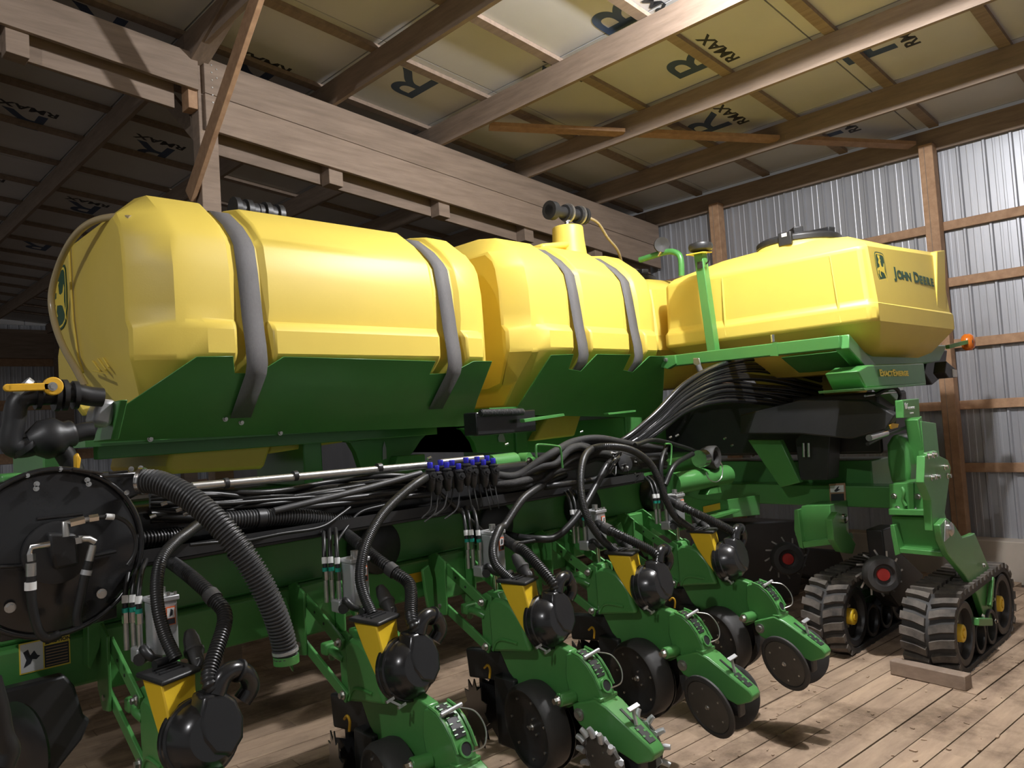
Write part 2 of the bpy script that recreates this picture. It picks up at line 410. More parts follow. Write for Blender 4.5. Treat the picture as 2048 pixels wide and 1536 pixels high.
# ------------------------------------------------------------------ the planter (one machine: root > part > sub-part)
PB = V((3.2, 3.6, 0))
planter = empty('planter', PB)
tag(planter, 'large green and yellow row crop planter folded for transport in the shed', 'planter')
def part(o, label=None):
    o.parent = planter; o.matrix_parent_inverse = M.Translation(-PB)
    if label: o['label'] = label
    return o
def pxpoly(pts, **k): return [P(a, b, **k) for a, b in pts]

# --- liquid tanks, lofted along X from a half section (offset from centre line, height)
def tank_ring(X, yc, prof, ys=1.0, ztop=9, zbot=0, dx=None):
    h = [(o*ys, min(max(z, zbot), ztop)) for o, z in prof]
    full = [(o, z) for o, z in h] + [(-o, z) for o, z in h[::-1][1:-1]]
    return [V((X + (dx(z) if dx else 0), yc + o, z)) for o, z in full]
def make_tank(yc, dz, x_end, x_full, grooves, x_r, label, right_round=True, name='liquid_tank'):
    led = [(0, 1.80), (-.35, 1.80), (-.47, 1.97), (-.69, 2.165), (-.705, 2.19), (-.705, 2.30), (-.69, 2.325), (-.662, 2.345), (-.66, 2.42), (-.655, 2.58), (-.63, 2.72), (-.60, 2.775), (-.52, 2.86), (-.36, 2.975), (-.2, 3.005), (0, 3.01)]
    nol = [(0, 1.80), (-.35, 1.80), (-.46, 1.97), (-.625, 2.165), (-.635, 2.19), (-.642, 2.30), (-.643, 2.325), (-.642, 2.345), (-.642, 2.42), (-.636, 2.58), (-.612, 2.71), (-.58, 2.755), (-.50, 2.835), (-.35, 2.94), (-.2, 2.97), (0, 2.975)]
    led = [(o, z+dz) for o, z in led]; nol = [(o, z+dz) for o, z in nol]
    nl2 = [(max(o, -.66), z) for o, z in led]
    R = []
    lean = lambda z: 0.02 + max(0, (2.17+dz) - z)*0.55
    R.append(tank_ring(x_end, yc, led, .80, 2.83+dz, 1.95+dz, lean))
    R.append(tank_ring(x_end+.012, yc, led, .83, 2.85+dz, 1.92+dz, lean))
    R.append(tank_ring(x_full-.01, yc, nl2, .995, 3.00+dz, 1.82+dz))
    R.append(tank_ring(x_full+.03, yc, nl2, 1.0))
    R.append(tank_ring(x_full+.11, yc, led, 1.0))
    for a, b in grooves:
        R += [tank_ring(a-.02, yc, led), tank_ring(a+.01, yc, nol), tank_ring(b-.01, yc, nol), tank_ring(b+.02, yc, led)]
    for f, s, lo, hi in ((.45, .985, 0, .01), (.62, .965, .01, .03), (.76, .925, .03, .07), (.87, .86, .06, .13), (.95, .77, .12, .22), (1.0, .64, .2, .34)):
        X = grooves[-1][1] + .03 + (x_r - grooves[-1][1] - .03)*f
        pr = led if f < .5 else nl2
        R.append(tank_ring(X, yc, pr, s, 3.01+dz-hi, 1.80+dz+lo))
    t = MB().loft(R).obj(name, 'yellow', bev=.012, ang=28)
    part(t, label)
    # webbing straps hug the groove profile and run down over the cradle
    for i, (a, b) in enumerate(grooves):
        m = (a+b)/2; w = .052; path = [(-.60, 1.86+dz), (-.69, 1.98+dz), (-.715, 2.10+dz)] + [(o-.012, z+.004) for o, z in nol[5:]]
        path = [(-.50, 1.895+dz), (-.60, 2.0+dz), (-.685, 2.09+dz), (-.705, 2.14+dz), (-.700, 2.22+dz)] + [(o-.010 - .03*max(0, 1-(z-2.3-dz)/.25 if z < 2.55+dz else 0), z+.006) for o, z in nol[6:]]
        full = path + [(-o, z) for o, z in path[::-1][1:]]
        n = len(full); b2 = MB()
        vs = [V((m-w , yc+o, z)) for o, z in full] + [V((m+w, yc+o, z)) for o, z in full]
        b2.add(vs, [(k, k+1, n+k+1, n+k) for k in range(n-1)])
        so = b2.obj('strap', 'strap', t); md = so.modifiers.new('solid', 'SOLIDIFY'); md.thickness = .004
    return t
YC = 4.11
tank1 = make_tank(YC, 0.0, 1.12, 1.32, [(1.585, 1.735), (2.785, 2.95)], 3.26, 'long yellow liquid tank with two grey straps')
tank2 = make_tank(YC+.02, 0.075, 3.42, 3.60, [(3.965, 4.115), (4.585, 4.755)], 5.10, 'short yellow liquid tank with filler neck', name='liquid_tank')
# raised moulded seam, number and decal on the end of the long tank
MB().tube(pxpoly([(137, 482), (141, 560), (146, 640), (156, 715), (166, 745)], x=1.128), .006, 6).obj('mould_seam', 'yellow', tank1)
for k, (a, b) in enumerate([((185, 722), (200, 742)), ((196, 718), (212, 740)), ((206, 716), (218, 735)), ((186, 742), (214, 748))]):
    MB().tube([P(*a, x=1.135), P(*b, x=1.135)], .004, 6).obj('embossed_mark', 'yellow', tank1)
# hanging filler sump seen below the cradle
s1 = pxpoly([(345, 886), (548, 876), (530, 934), (524, 938), (350, 948), (333, 940)], y=3.95)
MB().prism(s1, (0, .9, 0)).obj('tank_sump', 'sump', tank1, bev=.02)
s2 = pxpoly([(545, 880), (705, 860), (690, 884), (536, 908)], y=4.05)
MB().prism(s2, (0, .75, 0)).obj('tank_sump', 'sump', tank1, bev=.012)
s3 = pxpoly([(1095, 832), (1165, 824), (1150, 872), (1068, 882)], y=3.95)
MB().prism(s3, (0, .8, 0)).obj('tank_sump', 'sump', tank2, bev=.015)
# emblem: shield with a leaping deer
SHIELD = [(-.46, .42), (-.40, .48), (-.2, .5), (.2, .5), (.40, .48), (.46, .42), (.5, .1), (.48, -.2), (.36, -.42), (.2, -.48), (0, -.5), (-.2, -.48), (-.36, -.42), (-.48, -.2), (-.5, .1)]
DEER = [(-.24, .17), (-.15, .25), (-.14, .27), (-.30, .42), (-.20, .35), (-.19, .44), (-.13, .35), (-.07, .45), (-.08, .34), (.02, .42), (-.04, .29), (.05, .27), (-.02, .22), (.02, .08), (.12, .05), (.25, .07), (.33, .19), (.37, .13), (.33, .0),
        (.32, -.08), (.40, -.25), (.45, -.40), (.39, -.36), (.32, -.25), (.22, -.14), (.08, -.11), (-.06, -.10), (-.13, -.09), (-.18, -.19), (-.10, -.27), (-.17, -.28), (-.27, -.20), (-.22, -.06), (-.34, -.09), (-.36, -.20), (-.43, -.18), (-.42, -.04), (-.25, .02), (-.16, .03), (-.14, .12), (-.20, .12)]
def emblem(parent, o, right, up, w, h, n):
    o = V(o); r = V(right).normalized(); u = V(up).normalized(); n = V(n).normalized()
    f = lambda pts, s, d: [o + r*(a*w*s) + u*(b*h*s) + n*d for a, b in pts]
    MB().prism(f(SHIELD, 1.0, .001), n*.0012).obj('emblem', 'logo', parent)
    ring = MB(); A = f(SHIELD, .93, .0026); B = f(SHIELD, .86, .0026); k = len(A)
    ring.add(A + B, [(i, (i+1) % k, k+(i+1) % k, k+i) for i in range(k)]); ring.obj('emblem', 'decaly', parent)
    MB().prism(f(DEER, .98, .0026), n*.0006).obj('emblem', 'decaly', parent)
emblem(tank1, P(119, 598, x=1.138) , (0, -1, 0), (0, 0, 1), .30, .34, (-1, 0, 0))

# --- green cradles under the tanks
def plate(name, pts, y, th, m='green2', parent=None, bev=.003, label=None, tilt=None):
    pp = [PL(a, b, (0, y, tilt), (0, 1, .9)) for a, b in pts] if tilt else pxpoly(pts, y=y)
    o = MB().prism(pp, (0, th, 0)).obj(name, m, parent, bev=bev, label=label)
    if parent is None: part(o)
    return o
cr1 = plate('tank_cradle', [(205, 870), (246, 813), (394, 713), (467, 712), (470, 746), (515, 747), (568, 713), (872, 722), (860, 748), (903, 746), (948, 722), (985, 722), (955, 800), (940, 852), (700, 862), (195, 884)], 3.385, .014, tilt=2.17)
cr1['label'] = 'dark green sheet cradle wrapped round the long tank'
MB().prism(pxpoly([(240, 800), (222, 880), (185, 884), (212, 806)], x=1.0) , (.03, 0, 0)).obj('end_plate', 'green2', cr1, bev=.004)
MB().box((1.0, 3.72, 1.80), (3.0, 4.8, 1.83)).obj('floor_sheet', 'green2', cr1)
MB().box((1.1, 3.90, 1.74), (3.1, 3.97, 1.803)).obj('bottom_rail', 'green2', cr1, bev=.004)
for a in ((300, 878), (450, 838), (482, 845), (560, 866)): MB().bolt(PL(*a, (0, 3.383, 2.17), (0, 1, .9)), (0, -1, 0), .009).obj('bolt', 'steel', cr1)
cr2 = plate('tank_cradle', [(1035, 815), (1103, 710), (1148, 708), (1138, 738), (1162, 742), (1195, 708), (1262, 709), (1247, 740), (1266, 744), (1300, 712), (1330, 712), (1325, 820), (1300, 835), (1045, 830)], 3.385, .014, tilt=2.22)
cr2['label'] = 'dark green sheet cradle under the short tank'
MB().box((3.4, 3.72, 1.86), (5.0, 4.8, 1.89)).obj('floor_sheet', 'green2', cr2)
MB().prism(pxpoly([(1048, 838), (1128, 827), (1130, 832), (1050, 845)], y=3.33), (0, .04, 0)).obj('step_tab', 'green', cr2, bev=.002)
MB().prism(pxpoly([(1216, 826), (1272, 820), (1272, 824), (1218, 830)], y=3.33), (0, .04, 0)).obj('step_tab', 'green', cr2, bev=.002)
MB().box((3.0, 3.40, 1.72), (3.5, 3.52, 1.86)).obj('cross_tube', 'gloss', cr2, bev=.008)
# web plate with arches between cradle and main frame
web = plate('support_web', [(690, 884), (705, 860), (960, 850), (1010, 850), (1330, 830), (1335, 905), (955, 905), (948, 884), (930, 860), (900, 850), (870, 852), (842, 880), (826, 905), (800, 930), (722, 935), (712, 905), (700, 885)], 4.02, .05)
plate('web_slot_patch', [(766, 896), (769, 882), (773, 896), (774, 918), (766, 920)], 4.012, .006, 'galv', web)  # pale plates stand in for the wall seen through open slots
plate('web_slot_patch', [(996, 876), (1003, 858), (1010, 876), (1012, 885), (998, 884)], 4.012, .006, 'galv', web)
plate('support_foot', [(795, 912), (850, 908), (852, 932), (790, 935)], 3.95, .12, 'green', web, .006)
MB().cyl(P(960, 826, y=3.36), P(1045, 824, y=3.36), .018, 12).obj('coil_spring', 'black', cr2)
sp = MB()
for k in range(30):
    q = P(962, 826, y=3.36).lerp(P(1043, 824, y=3.36), k/29); sp.cyl(q, q+V((.006, 0, 0)), .023, 12)
sp.obj('coil_spring', 'ghose', cr2)

# --- tank tops: neck with tee valve, plumbing, breather hose
nk = P(1136, 470, y=4.05); nx, ny, nz = nk
neck = MB().lathe((nx, ny, 2.98), (0, 0, 1), [(0, .16), (.10, .145), (.24, .13), (.335, .125), (.35, .12)], 28).obj('filler_neck', 'yellow', tank2, bev=.006)
MB().prism([(nx-.42, ny-.10, 3.08), (nx-.12, ny-.12, 3.13), (nx-.12, ny+.12, 3.13), (nx-.42, ny+.10, 3.08)], (0, 0, .05)).obj('moulded_ramp', 'yellow', tank2, bev=.02)
zt = nz + .02
tb = MB().cyl((nx, ny, zt-.02), (nx, ny, zt+.03), .045, 16); tb.cyl((nx, ny, zt+.03), (nx, ny, zt+.10), .022, 12)
tb.obj('valve_stem', 'chrome', tank2)
aL, aR = P(1098, 420, y=ny), P(1168, 432, y=ny)
d = (aR-aL).normalized()
q = MB().cyl(aL, aR, .045, 18)
for f, r in ((0, .075), (.06, .075), (.1, .06), (.42, .065), (.78, .07), (.95, .07)): q.cyl(aL.lerp(aR, f), aL.lerp(aR, f)+d*.03, r, 18)
q.obj('tee_valve', 'black', tank2)
for f in (.5, .84): MB().cyl(aL.lerp(aR, f), aL.lerp(aR, f)+d*.02, .078, 18).obj('hose_clamp', 'steel', tank2)
MB().tube(smooth([aR, P(1195, 445, y=ny), P(1215, 475, y=ny+.05), P(1235, 500, y=ny+.1), P(1245, 530, y=ny+.2)], 8), .012, 10).obj('clear_hose', 'clearhose', tank2)
c = MB()
for k, a in enumerate([470, 478, 486, 494, 507, 519, 531, 540, 548, 556]):
    p = P(a, 412 + k*1.6, y=4.05); c.cyl(p + V((-.015, 0, -.02)), p + V((.015, 0, -.02)), .055 if k % 3 else .07, 14)
c.obj('top_manifold', 'black', tank1)
MB().cyl(P(466, 418, y=4.05), P(562, 432, y=4.05), .03, 12).obj('top_manifold', 'chrome', tank1)
hz = smooth([P(262, 438, x=1.2), P(225, 434, x=1.15), P(180, 446, x=1.09), P(145, 478, x=1.06), P(118, 530, x=1.05), P(103, 590, x=1.04), P(108, 640, x=1.04), P(125, 690, x=1.04), P(150, 735, x=1.03), P(172, 775, x=1.02), P(180, 788, x=1.02)], 8)
MB().tube(hz, .0165, 12).obj('sight_hose', 'clearhose', tank1, label='clear vinyl sight hose')
MB().cyl(P(172, 778, x=1.0), P(182, 792, x=1.0), .024, 14).obj('hose_clamp', 'chrome', tank1)
# ------------------------------------------------------------------ seed tanks at the rear
def crect(x0, x1, y0, y1, z, c, tilt=0.0):
    pts = [(x0+c, y0), (x1-c, y0), (x1, y0+c), (x1, y1-c), (x1-c, y1), (x0+c, y1), (x0, y1-c), (x0, y0+c)]
    return [V((x, y, z + tilt*(x-5.2)/1.45)) for x, y in pts]
def seed_tank(dy, name, label):
    R = [crect(5.70, 6.45, 2.3+dy, 3.2+dy, 2.00, .1), crect(5.42, 6.68, 2.02+dy, 3.42+dy, 2.12, .1), crect(5.20, 6.78, 1.91+dy, 3.52+dy, 2.265, .07),
         crect(5.15, 6.80, 1.885+dy, 3.54+dy, 2.30, .045), crect(5.15, 6.80, 1.885+dy, 3.54+dy, 2.405, .045), crect(5.175, 6.78, 1.905+dy, 3.525+dy, 2.43, .04),
         crect(5.175, 6.74, 1.93+dy, 3.515+dy, 2.79, .04, .08), crect(5.215, 6.70, 1.97+dy, 3.48+dy, 2.835, .05, .08),
         crect(5.45, 6.60, 2.18+dy, 3.22+dy, 2.94, .1, .05), crect(5.60, 6.45, 2.40+dy, 3.05+dy, 2.985, .12, .03)]
    t = MB().loft(R).obj(name, 'yellow', bev=.018, ang=30); part(t, label); return t
st = seed_tank(0, 'seed_tank', 'yellow seed tank with black lid and lettering')
st2 = seed_tank(1.73, 'seed_tank', 'yellow seed tank tucked behind the lettered one')
def lid(c, parent):
    x, y, z = c
    MB().lathe((x, y, z-.08), (0, 0, 1), [(0, .34), (.06, .325), (.09, .30)], 36).obj('lid_collar', 'yellow', parent)
    l = MB().lathe((x, y, z), (0, 0, 1), [(0, .30), (.005, .315), (.045, .315), (.06, .295), (.066, .22), (.085, .2), (.088, .05)], 36)
    l.bar((x-.24, y-.12, z+.085), (x-.02, y+.05, z+.105), .07, .05); l.bar((x+.02, y-.26, z+.085), (x+.1, y-.05, z+.105), .07, .05)
    l.obj('seed_lid', 'black', parent, bev=.006)
    MB().box((x-.335, y-.10, z-.03), (x-.30, y+.0, z+.07)).obj('lid_latch', 'black', parent, bev=.006)
    MB().box((x-.338, y-.07, z+.035), (x-.334, y-.03, z+.06)).obj('latch_label', 'white', parent)
lid((5.80, 2.66, 3.0), st); lid((5.80, 4.39, 3.0), st2)
# raised frame round the lettered face, and creases on the front face
yF = 1.925
MB().prism(pxpoly([(1757, 606), (1874, 616), (1874, 502), (1890, 500), (1893, 624), (1758, 613)], y=1.905), (0, .05, 0)).obj('moulded_rim', 'yellow', st, bev=.008)
for a, b in (((1660, 512), (1682, 645)), ((1444, 556), (1452, 672))):
    MB().tube([P(*a, x=5.176), P(*b, x=5.155)], .008, 6).obj('moulded_rib', 'yellow', st)
FO, FN = (0, 1.9035, 2.43), (0, 1, -.0694)
emblem(st, PL(1762, 537, FO, FN), (1, 0, 0), (0, .0694, 1), .175, .225, (0, -1, .0694))
def smallcaps(parent, big_small, p0, p1, y, s, m, name='lettering'):
    """word pairs laid along X from p0 to p1 on the plane y"""
    widths = []; chars = [(c, s if i == 0 else s*.78) for w in big_small for i, c in enumerate(w)]
    adv = {'J': .42, 'M': .86, 'I': .3, ' ': .3, 'T': .58, 'E': .56, 'X': .62, 'C': .66, 'G': .7}
    tot = sum(adv.get(c, .66)*z for c, z in chars); L = (p1-p0).length; k = L/tot; d = (p1-p0).normalized(); t = 0
    for c, z in chars:
        w = adv.get(c, .66)*z*k
        if c != ' ':
            me = text_mesh(name, c, z, m, p0 + d*(t+w/2) + V((0, 0, z*.35)), (1, 0, 0), (0, .0694, 1), sx=min(1.5, k*1.02), bold=.004*s/.1, depth=.0006, proud=.0025)
            link(name, me, parent)
        t += w
a, b = PL(1787, 556, FO, FN), PL(1867, 570, FO, FN); b.z = a.z; b.y = a.y
smallcaps(st, ['JOHN', ' ', 'DEERE'], a, b, 1.915, .105, 'logo')
# hood below with model name
hood = MB().prism(pxpoly([(1716, 742), (1735, 730), (1848, 726), (1853, 768), (1732, 776)], y=1.98), (0, .22, 0)).obj('meter_hood', 'green2', bev=.01); part(hood)
MB().prism(pxpoly([(1728, 776), (1852, 766), (1852, 770), (1730, 781)], y=1.95), (0, .3, 0)).obj('hood_lip', 'green', hood, bev=.002)
a, b = P(1759, 753, y=1.975), P(1817, 755, y=1.975); b.z = a.z
smallcaps(hood, ['EXACT', 'EMERGE'], a, b, 1.975, .062, 'decaly')
MB().prism(pxpoly([(1500, 752), (1725, 742), (1705, 788), (1530, 796)], x=6.35), (.3, 0, 0)).obj('tank_sump', 'yellow', st, bev=.02)
dk = MB().prism(pxpoly([(1700, 700), (1745, 690), (1895, 690), (1880, 722), (1850, 728), (1735, 733)], y=2.1), (0, .5, 0)).obj('tank_skirt', 'green2', bev=.01); part(dk)
MB().prism(pxpoly([(1860, 700), (1895, 700), (1890, 750), (1865, 770), (1848, 745)], y=2.2), (0, .4, 0)).obj('rear_bracket', 'black', dk, bev=.01)
# green support beam, antenna mast, roof light
sb = MB().bar(P(1345, 722, x=5.02), P(1684, 684, x=5.02), .07, .085).obj('support_beam', 'green', bev=.006); part(sb)
MB().bar(P(1684, 684, x=5.02), P(1790, 800, y=2.2), .09, .10).obj('beam_leg', 'green', sb, bev=.006)
MB().prism(pxpoly([(1322, 712), (1350, 710), (1352, 728), (1335, 738), (1322, 735)], x=4.97), (.05, 0, 0)).obj('end_bracket', 'green', sb, bev=.004)
MB().bolt(P(1332, 720, x=4.97), (-1, 0, 0), .012).obj('bolt', 'steel', sb)
MB().prism(pxpoly([(1545, 685), (1553, 684), (1556, 712), (1540, 712)], x=4.98), (.02, 0, 0)).obj('bolt_tab', 'green', sb)
MB().cyl(P(1546, 678, x=5.0)-V((0, 0, .02)), P(1546, 678, x=5.0)+V((0, 0, .03)), .016, 8).obj('bolt', 'chrome', sb)
MB().prism(pxpoly([(1386, 716), (1398, 716), (1402, 732), (1394, 733), (1386, 728)], x=4.94), (.01, 0, 0)).obj('hose_strap_buckle', 'steel', sb, bev=.004)
MB().tube(smooth([P(1396, 730, x=4.94), P(1402, 745, x=4.95), P(1410, 760, x=4.98)], 4), .022, 8).obj('hose_strap', 'strap', sb)
mast = MB().bar(P(1428, 708, x=5.03), P(1400, 506, x=5.03), .07, .07, (1, 0, 0)).obj('antenna_mast', 'green', bev=.004); part(mast)
MB().prism([P(1372, 511, x=4.95), P(1405, 505, x=4.95), P(1424, 505, x=5.1), P(1392, 513, x=5.12)], (0, 0, .008)).obj('mast_plate', 'decaly', mast)
hd = P(1402, 503, x=5.03)
MB().lathe(hd, (0, 0, 1), [(0, .062), (.01, .085), (.035, .092), (.055, .085), (.068, .05), (.072, .01)], 24).obj('antenna_dome', 'black', mast)
MB().tube(smooth([P(1416, 506, x=5.0), P(1418, 520, x=5.0), P(1412, 528, x=5.0)], 4), .006, 6).obj('antenna_wire', 'hose', mast)
MB().box(P(1400, 530, x=4.99)-V((.004, .02, .025)), P(1400, 530, x=4.99)+V((.002, .02, .025))).obj('mast_slot', 'black', mast)
ar = MB().tube(smooth([P(1280, 520, x=5.6), P(1318, 508, x=5.6), P(1340, 503, x=5.6), P(1356, 508, x=5.6), P(1362, 522, x=5.6), P(1363, 552, x=5.6)], 5), .026, 10).obj('light_arm', 'green'); part(ar)
lc = P(1325, 497, x=5.58)
MB().lathe(lc + V((.05, .05, .03)), (-1, -.9, 0), [(0, .04), (.03, .06), (.07, .07), (.09, .066), (.085, .05), (.06, .001)], 18).obj('work_light', 'rubber', ar)
MB().cyl(P(1322, 503, x=5.5), P(1317, 512, x=5.5), .012, 8).obj('bolt', 'chrome', ar)
# orange marker lamp and black tail light on the rear corner
la = P(1938, 684, y=1.9)
ml = MB().bar(P(1895, 694, y=1.95), la + V((-.05, 0, .0)), .03, .03).obj('marker_arm', 'green'); part(ml)
MB().lathe(la + V((.0, .045, 0)), (0, -1, 0), [(0, .055), (.02, .07), (.06, .068), (.08, .05), (.085, .01)], 20).obj('marker_lens', 'orange', ml, label='orange marker lens')
MB().lathe(la + V((-.055, 0, 0)), (1, 0, 0), [(0, .02), (.01, .04), (.02, .04)], 14).obj('marker_base', 'black', ml)
MB().prism(pxpoly([(1893, 722), (1900, 728), (1912, 738), (1914, 755), (1898, 756), (1890, 745)], y=2.0), (0, .09, 0)).obj('tail_light', 'black', ml, bev=.006)
MB().prism(pxpoly([(1906, 738), (1914, 740), (1915, 754), (1908, 754)], y=1.992), (0, .01, 0)).obj('tail_lens', 'white', ml)

# ------------------------------------------------------------------ rear frame
fr = MB().box((5.86, 1.95, 0.985), (6.06, 5.6, 1.145)).obj('axle_beam', 'green2', bev=.008); part(fr, 'heavy green square axle beam')
MB().prism(pxpoly([(1658, 968), (1690, 966), (1692, 1004), (1660, 1006)], x=5.85), (.006, 0, 0)).obj('warning_decal', 'wood', fr)
MB().prism(pxpoly([(1660, 972), (1687, 970), (1688, 984), (1661, 985)], x=5.843), (.004, 0, 0)).obj('warning_decal', 'white', fr)
MB().prism(pxpoly([(1662, 988), (1687, 987), (1688, 1001), (1662, 1002)], x=5.843), (.004, 0, 0)).obj('warning_decal', 'ink2', fr)
MB().prism(pxpoly([(1668, 982), (1675, 974), (1678, 972), (1676, 978), (1681, 979), (1672, 984)], x=5.841), (.002, 0, 0)).obj('warning_decal', 'ink2', fr)
# -X facing bracket and -Y facing plates of the outer wheel module
X0 = 5.5
def xplate(name, pts, x, th, m, parent, bev=.004): return MB().prism(pxpoly(pts, x=x), (th, 0, 0)).obj(name, m, parent, bev=bev)
def yplate(name, pts, y, th, m, parent, bev=.004): return MB().prism(pxpoly(pts, y=y), (0, th, 0)).obj(name, m, parent, bev=bev)
br = xplate('wheel_bracket', [(1778, 968), (1856, 964), (1858, 1022), (1779, 1030)], X0, .30, 'green2', None); part(br)
xplate('bracket_flange', [(1776, 1018), (1862, 1020), (1864, 1032), (1777, 1030)], X0-.06, .08, 'green2', br)
xplate('bracket_rib', [(1812, 966), (1826, 965), (1828, 1020), (1814, 1020)], X0-.03, .05, 'green2', br)
MB().tube(smooth([P(1804, 975, x=5.46), P(1808, 985, x=5.45), P(1806, 1000, x=5.46), P(1812, 1012, x=5.46)], 4), .012, 8).obj('lock_hook', 'green2', br)
for q in ((1788, 992), (1836, 993), (1795, 1017), (1828, 1018)): MB().bolt(P(*q, x=X0), (-1, 0, 0), .014).obj('bolt', 'chrome', br)
xplate('bracket_lower', [(1782, 1032), (1862, 1034), (1880, 1100), (1793, 1100), (1785, 1060)], X0+.02, .28, 'green2', br, .008)
xplate('bracket_ear', [(1780, 1050), (1788, 1050), (1800, 1108), (1790, 1112), (1782, 1070)], X0-.08, .3, 'green2', br)
xplate('bracket_shelf', [(1798, 1096), (1884, 1104), (1886, 1114), (1800, 1106)], X0-.06, .3, 'green2', br)
up = yplate('upright_plate', [(1850, 912), (1872, 908), (1896, 920), (1902, 935), (1898, 965), (1892, 1010), (1886, 1056), (1866, 1062), (1862, 1000), (1848, 965)], 1.70, .05, 'green2', None); part(up)
for q in ((1856, 912), (1866, 910), (1862, 955), (1872, 953), (1888, 934), (1894, 952)): MB().bolt(P(*q, y=1.70), (0, -1, 0), .014, .02).obj('bolt', 'chrome', up)
xplate('upright_side', [(1846, 905), (1854, 908), (1858, 966), (1840, 964)], 5.34, .2, 'green2', up)
yplate('upright_tower', [(1842, 842), (1872, 846), (1880, 920), (1850, 918)], 1.9, .04, 'green2', up)
post = MB().bar(P(1826, 836, y=1.95), P(1842, 925, y=1.95), .09, .09).obj('frame_post', 'green2', bev=.006); part(post)
sg = yplate('dealer_plate', [(1806, 800), (1838, 797), (1840, 834), (1808, 836)], 1.80, .05, 'green2', post)
xplate('plate_side', [(1791, 804), (1805, 800), (1806, 836), (1791, 836)], P(1806, 815, y=1.80).x+.005, .02, 'green2', post)
me = text_mesh('dealer_lettering', 'GREENMARK', .022, 'white', P(1822, 816, y=1.798), (1, 0, -.0), (0, 0, 1), depth=.0005, bold=.0006); link('dealer_lettering', me, post)
me = text_mesh('dealer_lettering', 'EQUIPMENT', .012, 'white', P(1823, 826, y=1.798), (1, 0, -.0), (0, 0, 1), depth=.0005, bold=.0006); link('dealer_lettering', me, post)
MB().prism(pxpoly([(1809, 808), (1811, 805), (1813, 809), (1816, 806), (1814, 818), (1811, 818)], y=1.797), (0, .001, 0)).obj('dealer_lettering', 'white', post)
# swing arm plate to the outer track
arm = yplate('swing_arm', [(1880, 1050), (1893, 1036), (1908, 1048), (1925, 1075), (1942, 1070), (1950, 1066), (1980, 1138), (1982, 1160), (1986, 1238), (1972, 1243), (1955, 1190), (1930, 1150), (1897, 1110), (1884, 1080)], 1.66, .04, 'green2', None, .006); part(arm)
MB().lathe(P(1896, 1058, y=1.66), (0, -1, 0), [(0, .045), (.02, .045), (.03, .03)], 20).obj('pivot_pin', 'chrome', arm)
yplate('pivot_washer', [(1892, 1040), (1900, 1046), (1899, 1075), (1890, 1084)], 1.65, .01, 'steel', arm)
MB().bar(P(1984, 1155, y=1.64), P(1979, 1212, y=1.64), .03, .035).obj('arm_tube', 'green2', arm, bev=.004)
MB().bar(P(1948, 1243, y=1.64), P(1976, 1243, y=1.64), .06, .05).obj('arm_foot', 'green2', arm, bev=.006)
for q in ((1978, 1208), (1964, 1232), (1985, 1198), (1990, 1242), (1966, 1130)): MB().bolt(P(*q, y=1.645), (0, -1, 0), .012).obj('bolt', 'chrome', arm)
# inner module
ib = xplate('wheel_bracket', [(1603, 1012), (1660, 1010), (1664, 1080), (1608, 1094), (1590, 1070)], 5.55, .30, 'green2', None); part(ib)
xplate('bracket_shelf', [(1604, 1084), (1672, 1076), (1676, 1088), (1608, 1096)], 5.5, .28, 'green2', ib)
xplate('bracket_ear', [(1588, 1020), (1596, 1020), (1606, 1098), (1598, 1094), (1588, 1060)], 5.5, .3, 'green2', ib)
ia = yplate('swing_arm', [(1664, 1040), (1676, 1024), (1690, 1030), (1694, 1060), (1712, 1088), (1706, 1108), (1684, 1104), (1668, 1080)], 2.38, .05, 'green2', None, .006); part(ia)
MB().lathe(P(1686, 1037, y=2.38), (0, -1, 0), [(0, .035), (.02, .035), (.03, .02)], 18).obj('pivot_pin', 'chrome', ia)

